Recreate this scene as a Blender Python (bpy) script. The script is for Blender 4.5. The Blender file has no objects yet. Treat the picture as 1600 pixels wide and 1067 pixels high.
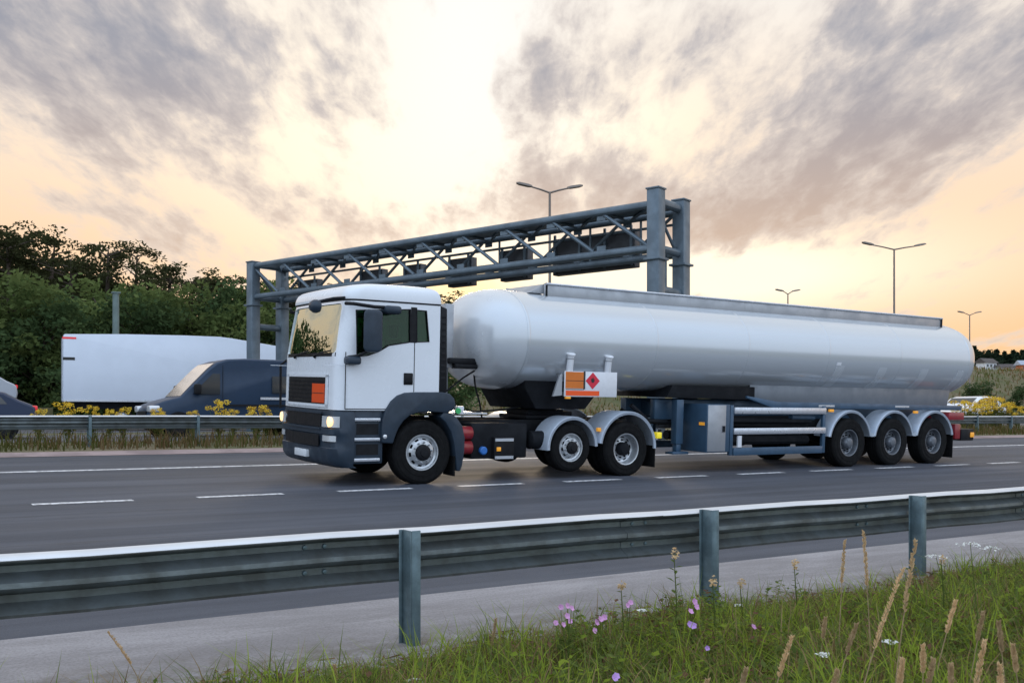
import bpy, bmesh, math, random
from mathutils import Vector, Matrix
R = math.radians
sc = bpy.context.scene
COL = sc.collection

# ------------------------------------------------------------------ camera
FPX = 35 / 36 * 1600                       # focal length in photo pixels
TH = math.atan(2450 / FPX)                 # angle between the optical axis and the road
CT, ST = math.cos(TH), math.sin(TH)
HOR, ZC = 651.0, 1.10                      # horizon row, camera height above the lane
D0, ROLL = 14.4, math.atan(.042)           # distance of the tanker's near side, crossfall of its lane
cam = bpy.data.cameras.new('camera'); cam_o = bpy.data.objects.new('camera', cam); COL.objects.link(cam_o)
cam.lens = 35; cam.sensor_width = 36; cam.shift_y = (HOR - 533.5) / 1600
cam.clip_start = .05; cam.clip_end = 6000
cam_o.location = (0, 0, ZC); cam_o.rotation_euler = (R(90), 0, TH - R(90))
sc.camera = cam_o
cam.dof.use_dof = False

# ------------------------------------------------------------------ exposure
sc.view_settings.view_transform = 'Standard'; sc.view_settings.look = 'None'
sc.view_settings.gamma = 1; sc.view_settings.exposure = 0
sc.cycles.use_denoising = True
sc.cycles.max_bounces = 8; sc.cycles.transparent_max_bounces = 12

# ------------------------------------------------------------------ sky
SUN_EL, SUN_AZ = R(8), math.atan2(ST, CT) + R(2.5)      # behind the tanker, low
class N:
    """tiny wrapper: arithmetic on shader sockets"""
    nt = None
    def __init__(s, sock): s.s = sock
    @staticmethod
    def m(op, *a, clamp=False):
        n = N.nt.nodes.new('ShaderNodeMath'); n.operation = op; n.use_clamp = clamp
        for i, x in enumerate(a):
            if isinstance(x, N): N.nt.links.new(x.s, n.inputs[i])
            else: n.inputs[i].default_value = x
        return N(n.outputs[0])
    def __add__(s, o): return N.m('ADD', s, o)
    __radd__ = __add__
    def __sub__(s, o): return N.m('SUBTRACT', s, o)
    def __rsub__(s, o): return N.m('SUBTRACT', o, s)
    def __mul__(s, o): return N.m('MULTIPLY', s, o)
    __rmul__ = __mul__
    def __truediv__(s, o): return N.m('DIVIDE', s, o)
    def clamp(s): return N.m('ADD', s, 0.0, clamp=True)
    def smooth(s, a, b):
        n = N.nt.nodes.new('ShaderNodeMapRange'); n.interpolation_type = 'SMOOTHSTEP'
        N.nt.links.new(s.s, n.inputs['Value']); n.inputs['From Min'].default_value = a; n.inputs['From Max'].default_value = b
        return N(n.outputs['Result'])
def mixc(f, a, b):
    n = N.nt.nodes.new('ShaderNodeMix'); n.data_type = 'RGBA'
    for sock, v in ((n.inputs[0], f), (n.inputs[6], a), (n.inputs[7], b)):
        if isinstance(v, N): N.nt.links.new(v.s, sock)
        elif isinstance(v, (tuple, list)): sock.default_value = (*v, 1)
        else: sock.default_value = v
    return N(n.outputs[2])
def comb(x, y, z):
    n = N.nt.nodes.new('ShaderNodeCombineXYZ')
    for i, v in enumerate((x, y, z)):
        if isinstance(v, N): N.nt.links.new(v.s, n.inputs[i])
        else: n.inputs[i].default_value = v
    return N(n.outputs[0])
def noise(v, scale, detail=4, rough=.5, dist=0.):
    n = N.nt.nodes.new('ShaderNodeTexNoise'); N.nt.links.new(v.s, n.inputs['Vector'])
    n.inputs['Scale'].default_value = scale; n.inputs['Detail'].default_value = detail
    n.inputs['Roughness'].default_value = rough; n.inputs['Distortion'].default_value = dist
    return N(n.outputs['Fac'])

def build_world():
    w = bpy.data.worlds.new('World'); sc.world = w; w.use_nodes = True
    nt = w.node_tree; nt.nodes.clear(); N.nt = nt
    out = nt.nodes.new('ShaderNodeOutputWorld')
    tc = nt.nodes.new('ShaderNodeTexCoord')
    def dot(vec):
        n = nt.nodes.new('ShaderNodeVectorMath'); n.operation = 'DOT_PRODUCT'
        nt.links.new(tc.outputs['Generated'], n.inputs[0]); n.inputs[1].default_value = vec
        return N(n.outputs['Value'])
    r, f, z = dot((ST, -CT, 0)), dot((CT, ST, 0)), dot((0, 0, 1))      # axes towards and across the sunset
    def lobe(px, py, su, sv, skew=0.):
        u, v = (px - 800) / FPX, (HOR - py) / FPX
        k = 1 / math.sqrt(1 + u * u + v * v)
        dr, dz = r - u * k, z - v * k
        if skew: dz = dz - dr * skew
        e = (dr * (FPX / su)) * (dr * (FPX / su)) + (dz * (FPX / sv)) * (dz * (FPX / sv))
        front = f.smooth(0, .3)
        return N.m('EXPONENT', e * -1.0) * front
    # cloud sheet seen in perspective, streaks running towards the sunset
    zz = N.m('MAXIMUM', z, 0.0) + .16
    P = comb(r / zz * 1.0, f / zz * .30, 0.0)
    P2 = comb(r / zz * 1.0, f / zz * .38, 4.7)
    n1 = noise(P, 2.4, 8, .55, .15)
    n2 = noise(P2, 7.0, 7, .60, .2)
    n3 = noise(P2, .9, 3, .5, .2)
    n4 = noise(P2, 19.0, 5, .6, .3)
    dens = (n1 - .5) * 1.55 + (n2 - .5) * 1.15 + (n4 - .5) * .7 + (n3 - .5) * .5 - .02
    cov = (lobe(150, 60, 420, 150, -.25) * .40 + lobe(450, 90, 180, 100, -.3) * .14 + lobe(1330, 110, 420, 210, .3) * .36
           + lobe(1120, 330, 270, 60, .1) * .26 + lobe(820, 300, 170, 45) * .22 + lobe(440, 300, 90, 22, -.25) * .20
           + lobe(240, 350, 150, 14, -.2) * .20 + lobe(330, 395, 190, 16, -.12) * .16 + lobe(615, 195, 26, 22) * .34
           + lobe(860, 130, 120, 90) * .16
           - lobe(700, 120, 95, 190, .25) * .42 - lobe(600, 240, 190, 75) * .32 - lobe(1130, 425, 260, 36) * .55
           - lobe(970, 205, 110, 40, .3) * .18 - lobe(120, 270, 330, 70) * .22 - lobe(1560, 430, 150, 120) * .16 - lobe(780, 420, 230, 40)*.25)
    d = (dens + cov).smooth(-.16, .30)
    # clear sky and cloud colours
    lowz = z.smooth(.04, .35)
    clear = mixc(lowz, (1.03, .62, .32), (1.06, .90, .74))
    clear = mixc(z.smooth(.26, .45), clear, (.93, .92, .90))
    glow = lobe(640, 210, 330, 230) * .9 + lobe(1130, 430, 330, 75) * 1.1 + lobe(725, 445, 110, 50) * .9 + lobe(960, 200, 150, 70) * .4
    clear = mixc(glow.clamp(), clear, (1.26, 1.10, .86))
    clear = mixc((lobe(740, 60, 160, 260) * .8).clamp(), clear, (1.05, 1.04, 1.02))
    cloud = mixc(z.smooth(.10, .36), (.70, .50, .37), (.35, .36, .42))
    thick = (dens + cov).smooth(.0, .62)
    cloud = mixc(thick, mixc(.7, cloud, (.93, .82, .73)), cloud)
    front = mixc(d, clear, cloud)
    front = mixc((lobe(722, 452, 95, 34) * .85).clamp(), front, (1.45, 1.02, .48))
    # away from the sunset: high pale blue evening sky with thin cloud
    back = mixc(z.smooth(.0, .7), (1.02, 1.17, 1.36), (1.12, 1.36, 1.72))
    back = mixc(d * .45, back, (1.22, 1.30, 1.45))
    lit = mixc(f.smooth(-.25, .45), back, front)
    ground = mixc(z.smooth(-.06, .0), (.16, .15, .13), lit)
    b1 = nt.nodes.new('ShaderNodeBackground'); nt.links.new(ground.s, b1.inputs[0]); b1.inputs[1].default_value = 1.0
    sky = nt.nodes.new('ShaderNodeTexSky'); sky.sky_type = 'NISHITA'; sky.sun_disc = False
    sky.sun_elevation = SUN_EL; sky.sun_rotation = R(90) - SUN_AZ
    b2 = nt.nodes.new('ShaderNodeBackground'); nt.links.new(sky.outputs[0], b2.inputs[0]); b2.inputs[1].default_value = .10
    mx = nt.nodes.new('ShaderNodeMixShader'); mx.inputs[0].default_value = .96
    nt.links.new(b2.outputs[0], mx.inputs[1]); nt.links.new(b1.outputs[0], mx.inputs[2])
    nt.links.new(mx.outputs[0], out.inputs[0])
    w.cycles.sampling_method = 'AUTOMATIC'
build_world()
sun = bpy.data.lights.new('sun', 'SUN'); sun.energy = 1.2; sun.angle = R(12); sun.color = (1, .80, .58)
sun_o = bpy.data.objects.new('sun', sun); COL.objects.link(sun_o)
sun_o.rotation_euler = Vector((-math.cos(SUN_EL) * math.cos(SUN_AZ), -math.cos(SUN_EL) * math.sin(SUN_AZ), -math.sin(SUN_EL))).to_track_quat('-Z', 'Y').to_euler()

# ------------------------------------------------------------------ measuring helpers (photo point -> metres on a real plane)
def ray(px, py):
    u, v = px - 800, HOR - py
    return (FPX * CT + u * ST, FPX * ST - u * CT, v)
def at(px, py, D):
    r = ray(px, py); k = D / r[1]
    return Vector((r[0] * k, D, ZC + k * r[2]))
def sd(px, py, yl=0.):
    """point on the tanker's own side plane yl metres in from its near side -> (along, height)"""
    r = ray(px, py); sa, ca = math.sin(ROLL), math.cos(ROLL)
    k = (D0 + yl * ca + (yl * sa - ZC) * sa / ca) / (r[1] + r[2] * sa / ca)
    return (r[0] * k, (ZC + k * r[2] - yl * sa) / ca)
def proj(x, y, z):
    X, Z = x * ST - y * CT, x * CT + y * ST
    return 800 + FPX * X / Z, HOR - FPX * (z - ZC) / Z

# ------------------------------------------------------------------ materials
def mat(name, col, rough=.5, metal=0., var=.0, vscale=3., bump=0., bscale=40., coat=0., spec=.5, emis=None, estr=0., stretch=(1, 1, 1), col2=None, detail=4):
    m = bpy.data.materials.new(name); m.use_nodes = True
    nt = m.node_tree; b = nt.nodes['Principled BSDF']
    b.inputs['Base Color'].default_value = (*col, 1); b.inputs['Roughness'].default_value = rough
    b.inputs['Metallic'].default_value = metal; b.inputs['Coat Weight'].default_value = coat
    b.inputs['Coat Roughness'].default_value = .08
    b.inputs['Specular IOR Level'].default_value = spec
    if emis: b.inputs['Emission Color'].default_value = (*emis, 1); b.inputs['Emission Strength'].default_value = estr
    if var or bump or col2:
        tc = nt.nodes.new('ShaderNodeTexCoord'); mp = nt.nodes.new('ShaderNodeMapping'); mp.inputs['Scale'].default_value = stretch
        nt.links.new(tc.outputs['Object'], mp.inputs[0])
        N.nt = nt; v = N(mp.outputs[0])
    if var or col2:
        n = noise(v, vscale, detail, .6, .2).smooth(.3, .7)
        c2 = col2 or tuple(c * (1 - var) for c in col)
        c = mixc(n, c2, col); nt.links.new(c.s, b.inputs['Base Color'])
        kk = min(.15, var * 1.2 + .01); rr = n * (-kk) + (rough + kk * .5); nt.links.new(rr.s, b.inputs['Roughness'])
    if bump:
        bp = nt.nodes.new('ShaderNodeBump'); bp.inputs['Strength'].default_value = bump; bp.inputs['Distance'].default_value = .02
        nt.links.new(noise(v, bscale, 3).s, bp.inputs['Height']); nt.links.new(bp.outputs[0], b.inputs['Normal'])
    return m
def glass(name, tint, gloss, fr):
    m = bpy.data.materials.new(name); m.use_nodes = True; nt = m.node_tree; nt.nodes.clear()
    o = nt.nodes.new('ShaderNodeOutputMaterial'); t = nt.nodes.new('ShaderNodeBsdfTransparent'); g = nt.nodes.new('ShaderNodeBsdfGlossy')
    t.inputs[0].default_value = (*tint, 1); g.inputs[0].default_value = (.86, .95, .86, 1); g.inputs['Roughness'].default_value = .02
    lw = nt.nodes.new('ShaderNodeLayerWeight'); lw.inputs[0].default_value = .5; N.nt = nt
    f = (N(lw.outputs['Fresnel']) * fr + gloss).clamp()
    mx = nt.nodes.new('ShaderNodeMixShader'); nt.links.new(f.s, mx.inputs[0]); nt.links.new(t.outputs[0], mx.inputs[1]); nt.links.new(g.outputs[0], mx.inputs[2])
    nt.links.new(mx.outputs[0], o.inputs[0]); return m

M = dict(
    white=mat('white_paint', (.79, .83, .88), .28, coat=.35, var=.03, vscale=2.5),
    tank=mat('tank_paint', (.60, .64, .68), .20, .3, coat=.5, var=.02, vscale=1.4, stretch=(.25, 1, 1.6)),
    dish=mat('tank_end_paint', (.64, .68, .72), .26, .2, coat=.4, var=.02, vscale=2),
    grey_alu=mat('dull_aluminium', (.42, .44, .47), .45, .55, var=.15, vscale=3),
    alu=mat('bright_aluminium', (.66, .69, .74), .33, .65, var=.15, vscale=8),
    guard=mat('mudguard_silver', (.50, .57, .66), .38, .35, var=.12, vscale=6),
    plastic=mat('dark_blue_grey_plastic', (.028, .045, .068), .45, var=.25, vscale=5, coat=.05, spec=.35),
    black=mat('black_plastic', (.009, .010, .013), .6, spec=.25, var=.3, vscale=8),
    chassis=mat('chassis_black', (.010, .012, .016), .7, spec=.2, var=.35, vscale=4),
    blue=mat('frame_blue', (.050, .105, .175), .4, .1, var=.25, vscale=3),
    rubber=mat('rubber', (.008, .0083, .009), .85, spec=.2, var=.3, vscale=10, bump=.2, bscale=60),
    rim=mat('wheel_silver', (.60, .63, .66), .36, .7, var=.25, vscale=9),
    rimdark=mat('wheel_dull', (.20, .22, .25), .45, .6, var=.35, vscale=9),
    red=mat('red_paint', (.30, .018, .028), .35, coat=.3, var=.2),
    orange=mat('orange_reflective', (.78, .085, .015), .4, var=.08),
    orange_dark=mat('orange_panel', (.74, .19, .02), .45, var=.1),
    brightorange=mat('orange_red_strip', (.95, .10, .01), .4),
    redlabel=mat('red_label', (.70, .02, .05), .4),
    blackpaint=mat('black_paint', (.02, .02, .02), .5),
    signwhite=mat('sign_white', (.78, .80, .84), .35, var=.06, vscale=12),
    amber=mat('amber_lens', (.85, .35, .03), .3, emis=(1, .45, .05), estr=.25),
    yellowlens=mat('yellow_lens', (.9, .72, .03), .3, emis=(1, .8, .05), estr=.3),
    redlens=mat('red_lens', (.65, .02, .03), .25, emis=(1, .05, .05), estr=.25),
    bluecap=mat('blue_cap', (.03, .16, .50), .4),
    greenlens=mat('green_cap', (.05, .5, .15), .4),
    lampglow=mat('lit_headlamp', (.9, .75, .5), .2, emis=(1, .58, .22), estr=1.6),
    lens=mat('headlamp_lens', (.72, .74, .76), .15, .4),
    plate=mat('number_plate_white', (.68, .72, .76), .35),
    glass_side=glass('tinted_side_glass', (.38, .62, .46), .02, .12),
    glass_front=glass('windscreen_glass', (.40, .50, .42), .40, .8),
    interior=mat('cab_interior', (.035, .038, .04), .8),
    lip_highlight=mat('lip_sky_highlight', (.74, .75, .77), .38, .45, var=.15, vscale=5, stretch=(.3, 1, 1)),  # paler steel for the barrier lip: sky highlight painted into its colour
    mast=mat('mast_paint', (.14, .19, .18), .6, var=.2),
    skirt=mat('skirt_grey', (.22, .245, .28), .45, .3, var=.15),
    galv=mat('galvanised_steel', (.18, .21, .22), .4, .6, col2=(.105, .115, .11), var=.4, vscale=4, bump=.08, bscale=25),
    galvpost=mat('galvanised_post', (.15, .215, .24), .5, .5, var=.35, vscale=9),
    gantry=mat('gantry_steel', (.14, .185, .225), .45, .35, var=.25, vscale=2),
    signback=mat('sign_back', (.065, .070, .080), .5, .3, var=.2),
    signwood=mat('sign_underside', (.30, .19, .12), .6),
    lampcol=mat('lamp_column', (.20, .17, .15), .5, .4),
    vanblue=mat('van_blue', (.022, .045, .086), .40, coat=.08, var=.08, spec=.3),
    carblue=mat('car_blue', (.02, .035, .075), .35, coat=.15, spec=.3),
    cargrey=mat('car_pale_grey', (.42, .45, .50), .3, coat=.3),
    carwhite=mat('car_white', (.78, .80, .83), .25, coat=.5),
    darkglass=mat('dark_glass', (.02, .028, .035), .06, spec=.8),
    skyglass=mat('reflective_glass', (.86, .90, .96), .12, .95),
    trailer=mat('trailer_white', (.72, .78, .88), .4, var=.05, vscale=1),
    wood=mat('bark', (.07, .05, .035), .9, var=.4),
)

# ------------------------------------------------------------------ geometry helpers
class MB:
    def __init__(s): s.v = []; s.f = []; s.mi = []
    def add(s, vs, fs, m=0):
        o = len(s.v); s.v += [tuple(v) for v in vs]; s.f += [tuple(i + o for i in f) for f in fs]; s.mi += [m] * len(fs); return s
    def box(s, x0, x1, y0, y1, z0, z1, m=0):
        vs = [(x, y, z) for z in (z0, z1) for y in (y0, y1) for x in (x0, x1)]
        return s.add(vs, [(0, 2, 3, 1), (4, 5, 7, 6), (0, 1, 5, 4), (2, 6, 7, 3), (0, 4, 6, 2), (1, 3, 7, 5)], m)
    def prism(s, poly, y0, y1, m=0):
        """polygon in (x, z) extruded along y"""
        n = len(poly); vs = [(x, y0, z) for x, z in poly] + [(x, y1, z) for x, z in poly]
        return s.add(vs, [tuple(range(n)), tuple(range(2 * n - 1, n - 1, -1))] + [(i, i + n, (i + 1) % n + n, (i + 1) % n) for i in range(n)], m)
    def prism_x(s, poly, x0, x1, m=0):
        n = len(poly); vs = [(x0, y, z) for y, z in poly] + [(x1, y, z) for y, z in poly]
        return s.add(vs, [tuple(range(n)), tuple(range(2 * n - 1, n - 1, -1))] + [(i, i + n, (i + 1) % n + n, (i + 1) % n) for i in range(n)], m)
    def loft(s, rings, cap0=True, cap1=True, closed=True, m=0):
        n = len(rings[0]); vs = [p for r in rings for p in r]; fs = []
        for k in range(len(rings) - 1):
            for i in range(n if closed else n - 1):
                j = (i + 1) % n; fs.append((k * n + i, k * n + j, (k + 1) * n + j, (k + 1) * n + i))
        if cap0: fs.append(tuple(range(n - 1, -1, -1)))
        if cap1: fs.append(tuple((len(rings) - 1) * n + i for i in range(n)))
        return s.add(vs, fs, m)
    def tube(s, pts, r, n=8, m=0, cap=True):
        pts = [Vector(p) for p in pts]; rings = []; up = None
        for i, p in enumerate(pts):
            t = (pts[min(i + 1, len(pts) - 1)] - pts[max(i - 1, 0)]).normalized()
            if up is None: up = Vector((0, 0, 1)) if abs(t.z) < .9 else Vector((1, 0, 0))
            a = (up - t * up.dot(t)).normalized(); b = t.cross(a); up = a
            rr = r[i] if isinstance(r, (list, tuple)) else r
            rings.append([p + (a * math.cos(2 * math.pi * k / n) + b * math.sin(2 * math.pi * k / n)) * rr for k in range(n)])
        return s.loft(rings, cap, cap, True, m)
    def lathe(s, prof, c, n=32, m=0, sgn=1, skip=None):
        """profile (radius, depth) turned about an axis parallel to y through c; skip(i, k) leaves a face out"""
        vs = []; fs = []
        for (r, a) in prof:
            for k in range(n):
                t = 2 * math.pi * k / n; vs.append((c[0] + r * math.cos(t), c[1] + a * sgn, c[2] + r * math.sin(t)))
        for i in range(len(prof) - 1):
            for k in range(n):
                if skip and skip(i, k): continue
                j = (k + 1) % n; q = (i * n + k, i * n + j, (i + 1) * n + j, (i + 1) * n + k)
                fs.append(q)
        return s.add(vs, fs, m)
    def build(s, name, mats, parent=None, off=(0, 0, 0), bevel=0., smooth=30, seg=2, recalc=True):
        me = bpy.data.meshes.new(name)
        me.from_pydata([(x - off[0], y - off[1], z - off[2]) for x, y, z in s.v], [], s.f)
        mats = mats if isinstance(mats, (list, tuple)) else [mats]
        for m in mats: me.materials.append(m)
        if len(mats) > 1: me.polygons.foreach_set('material_index', s.mi)
        if bevel or recalc:
            bm = bmesh.new(); bm.from_mesh(me)
            if recalc: bmesh.ops.recalc_face_normals(bm, faces=bm.faces)
            if bevel:
                es = [e for e in bm.edges if len(e.link_faces) == 2 and e.calc_face_angle(0) > R(35)]
                bmesh.ops.bevel(bm, geom=es, offset=bevel, segments=seg, affect='EDGES', clamp_overlap=True, profile=.5)
            bm.to_mesh(me); bm.free()
        if smooth:
            me.polygons.foreach_set('use_smooth', [True] * len(me.polygons)); me.set_sharp_from_angle(angle=R(smooth))
        o = bpy.data.objects.new(name, me); COL.objects.link(o)
        if parent: o.parent = parent
        return o
def tag(o, label, cat, group=None, kind=None):
    if label: o['label'] = label
    if cat: o['category'] = cat
    if group: o['group'] = group
    if kind: o['kind'] = kind
    return o
def thing(name, label, cat, loc=(0, 0, 0), rot=(0, 0, 0), group=None):
    o = bpy.data.objects.new(name, None); COL.objects.link(o); o.location = loc; o.rotation_euler = rot; o.empty_display_size = .3
    return tag(o, label, cat, group)
def part_empty(name, parent, loc=(0, 0, 0)):
    o = bpy.data.objects.new(name, None); COL.objects.link(o); o.parent = parent; o.location = loc; o.empty_display_size = .2; return o
def copy_tree(o, parent=None, loc=None, rot=None, scale=None, label=None, group=None):
    c = o.copy(); COL.objects.link(c); c.parent = parent
    if loc is not None: c.location = loc
    if rot is not None: c.rotation_euler = rot
    if scale is not None: c.scale = scale
    if label: c['label'] = label
    if group: c['group'] = group
    for ch in o.children: copy_tree(ch, c)
    return c
def inset(poly, d):
    """shrink a simple polygon"""
    n = len(poly); A = sum(poly[i][0] * poly[(i + 1) % n][1] - poly[(i + 1) % n][0] * poly[i][1] for i in range(n)); sg = 1 if A > 0 else -1
    out = []
    for i in range(n):
        p, c, q = Vector(poly[i - 1]), Vector(poly[i]), Vector(poly[(i + 1) % n])
        e1, e2 = (c - p).normalized(), (q - c).normalized()
        n1, n2 = Vector((-e1.y, e1.x)) * sg, Vector((-e2.y, e2.x)) * sg
        b = (n1 + n2); k = d / max(.35, (1 + n1.dot(n2)) / 1) ; out.append(tuple(c + b * k))
    return out
def frame(mb, poly, d, y0, y1, m=0):
    """window seal: ring between poly and its inset, extruded y0..y1"""
    q = inset(poly, d); n = len(poly)
    vs = [(x, y, z) for y in (y0, y1) for pl in (poly, q) for x, z in pl]; fs = []
    for i in range(n):
        j = (i + 1) % n
        fs += [(i, j, n + j, n + i), (2 * n + i, 3 * n + i, 3 * n + j, 2 * n + j), (i, 2 * n + i, 2 * n + j, j), (n + i, n + j, 3 * n + j, 3 * n + i)]
    return mb.add(vs, fs, m)
def smoothpoly(pts, it=2):
    """corner-cutting on a closed polygon"""
    for _ in range(it):
        o = []
        for i in range(len(pts)):
            a, b = Vector(pts[i]), Vector(pts[(i + 1) % len(pts)]); o += [tuple(a * .75 + b * .25), tuple(a * .25 + b * .75)]
        pts = o
    return pts
# ------------------------------------------------------------------ ground, roads, markings
def zg(x, y):
    """height of the ground: near bank, superelevated slip road, verge, motorway, far bank"""
    pts = [(-30, .35), (0, .12), (2.2, -.02), (3.6, -.14), (4.6, -.245), (4.9, -.261), (14.4, 0), (21.6, .302), (22.1, .40), (26, .45), (58, .50)]
    if y <= 58:
        for (a, za), (b, zb) in zip(pts, pts[1:]):
            if y <= b: return za + (zb - za) * (y - a) / (b - a) if y > a else za
    t = min(1, max(0, (x - 45) / 40)); H = 2.6 + 4.6 * t
    k = min(1, (y - 58) / 24); return .5 + H * k * k * (3 - 2 * k)
def sheet(name, xs, ys, zf, m, kind='structure', dz=0.):
    vs = [(x, y, zf(x, y) + dz) for y in ys for x in xs]; n = len(xs)
    fs = [(j * n + i, j * n + i + 1, (j + 1) * n + i + 1, (j + 1) * n + i) for j in range(len(ys) - 1) for i in range(n - 1)]
    o = MB().add(vs, fs).build(name, m, smooth=60, recalc=False); o['kind'] = kind; return o
def ground_mat():
    m = mat('verge_soil', (.11, .095, .05), .95, bump=.5, bscale=6); nt = m.node_tree; b = nt.nodes['Principled BSDF']; N.nt = nt
    tc = nt.nodes.new('ShaderNodeTexCoord'); v = N(tc.outputs['Object'])
    a = noise(v, .35, 6, .65, .3).smooth(.35, .65); c = noise(v, 2.3, 5, .6).smooth(.35, .7)
    col = mixc(c, mixc(a, (.13, .105, .055), (.075, .085, .03)), mixc(a, (.17, .13, .075), (.10, .10, .035)))
    nt.links.new(col.s, b.inputs['Base Color']); return m
def asphalt_mat(name, base, dark, seed):
    m = mat(name, base, .8, bump=.25, bscale=130); nt = m.node_tree; b = nt.nodes['Principled BSDF']; N.nt = nt
    tc = nt.nodes.new('ShaderNodeTexCoord'); mp = nt.nodes.new('ShaderNodeMapping'); mp.inputs['Scale'].default_value = (.10, 1.5, 1); mp.inputs['Location'].default_value = (seed, 0, 0)
    nt.links.new(tc.outputs['Object'], mp.inputs[0]); v = N(mp.outputs[0]); v2 = N(tc.outputs['Object'])
    a = noise(v, 1.0, 6, .65).smooth(.3, .7); g = noise(v2, 90, 2, .6); p = noise(v2, .6, 5, .6, .4).smooth(.45, .75)
    col = mixc(a, dark, base); col = mixc((g - .5).clamp() * 1.3, col, tuple(x * 1.9 for x in base)); col = mixc(p * .35, col, tuple(x * .7 for x in dark))
    sep = nt.nodes.new('ShaderNodeSeparateXYZ'); nt.links.new(tc.outputs['Object'], sep.inputs[0])
    wy = N(sep.outputs[1]) + noise(v, .8, 3) * .5
    wt = N.m('SINE', wy * 3.3).smooth(.0, 1.) * noise(v, .5, 4, .6).smooth(.25, .7)      # tyre-polished tracks
    sy = N.m('ABSOLUTE', N(sep.outputs[1]) - 10.35 + (noise(v, .5, 4) - .5) * .16).smooth(.035, .0)
    crack = N.m('ABSOLUTE', noise(v, 1.1, 6, .7, .6) - .5).smooth(.010, .0) * noise(v, .25, 2).smooth(.52, .62)
    col = mixc((sy * .55 + crack * .5).clamp(), col, (.018, .018, .02))
    col = mixc(wt * .55, col, tuple(x * .62 for x in dark))
    nt.links.new(col.s, b.inputs['Base Color']); rr = a * -.1 + .78; nt.links.new(rr.s, b.inputs['Roughness']); return m
def line_mat():
    m = mat('road_marking_paint', (.74, .75, .76), .6); nt = m.node_tree; b = nt.nodes['Principled BSDF']; N.nt = nt
    tc = nt.nodes.new('ShaderNodeTexCoord'); v = N(tc.outputs['Object'])
    a = (noise(v, 14, 6, .7).smooth(.40, .56) * noise(v, 1.5, 3).smooth(.2, .5)).clamp()
    nt.links.new(mixc(a, (.34, .34, .35), (.74, .75, .77)).s, b.inputs['Base Color']); return m
xs = [-80, -40, -20, -10, -5, 0, 2, 4, 6, 8, 10, 12, 14, 17, 20, 25, 30, 36, 42, 50, 58, 66, 75, 85, 95, 110, 130, 160, 200, 260, 340, 450, 700]
ys = [-30, -10, 0, 1, 2.2, 3, 3.6, 4.2, 4.6, 4.9, 8, 14.4, 21.6, 22.1, 24, 26, 40, 58, 61, 64, 67, 70, 73, 76, 79, 82, 90, 120, 200, 400, 900, 3000]
GROUND = sheet('ground', [-2500, -600, -200] + xs + [1200, 3000], ys, zg, ground_mat())
ASPH = asphalt_mat('slip_road_asphalt', (.068, .078, .102), (.035, .041, .056), 0)
XR = [-60 + 10 * i for i in range(44)]
ROAD = sheet('road', XR, [6.55, 10, 14.4, 18, 21.6], zg, ASPH, dz=.004)
def conc_mat():
    m = mat('concrete_verge', (.30, .28, .28), .9, bump=.3, bscale=50); nt = m.node_tree; b = nt.nodes['Principled BSDF']; N.nt = nt
    tc = nt.nodes.new('ShaderNodeTexCoord'); v = N(tc.outputs['Object'])
    mp = nt.nodes.new('ShaderNodeMapping'); mp.inputs['Scale'].default_value = (.35, 1.4, 1); nt.links.new(tc.outputs['Object'], mp.inputs[0])
    a = noise(N(mp.outputs[0]), 1.6, 7, .7, .5).smooth(.35, .7); g = noise(v, 60, 3, .7)
    col = mixc(a, (.26, .245, .25), (.385, .365, .375)); col = mixc((g - .42).clamp() * 1.6, col, (.12, .11, .10))
    sep = nt.nodes.new('ShaderNodeSeparateXYZ'); nt.links.new(tc.outputs['Object'], sep.inputs[0])
    dirt = ((N(sep.outputs[1]) * -1.0 + 5.75 + noise(v, 2.6, 6, .7, .4) * .9 - .45).smooth(.0, .6) * noise(v, 7, 5, .7).smooth(.3, .6)).clamp()
    stain = noise(N(mp.outputs[0]), .7, 5, .7, .8).smooth(.55, .7)
    col = mixc(stain * .4, col, (.17, .155, .15)); col = mixc(dirt * .8, col, (.13, .105, .075))
    nt.links.new(col.s, b.inputs['Base Color']); return m
PAVE = sheet('path', XR, [4.92, 6.545], zg, conc_mat(), dz=.006)
DRAIN = sheet('road_edge_channel', XR, [21.605, 22.0], zg, mat('channel_concrete', (.36, .27, .26), .85, var=.35, vscale=1.2), dz=.010)
MOT = asphalt_mat('motorway_asphalt', (.10, .10, .11), (.07, .07, .08), 7)
sheet('motorway_near_lanes', XR, [27.5, 32, 37], zg, MOT, dz=.006); sheet('motorway_far_lanes', XR, [41, 48, 53], zg, MOT, dz=.006)
LM = line_mat()
el = sheet('edge_line', XR, [18.36, 18.56], zg, LM, dz=.009)
mb = MB()
x = 1.62 - 2.06 * 12
while x < 130:
    y0, y1, x1 = 13.78, 13.96, x + 1.22
    mb.add([(a, b, zg(a, b) + .009) for a, b in ((x, y0), (x1, y0), (x1, y1), (x, y1))], [(0, 1, 2, 3)]); x += 2.06
mb.build('lane_marking', LM, smooth=0, recalc=False)['kind'] = 'structure'

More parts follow.
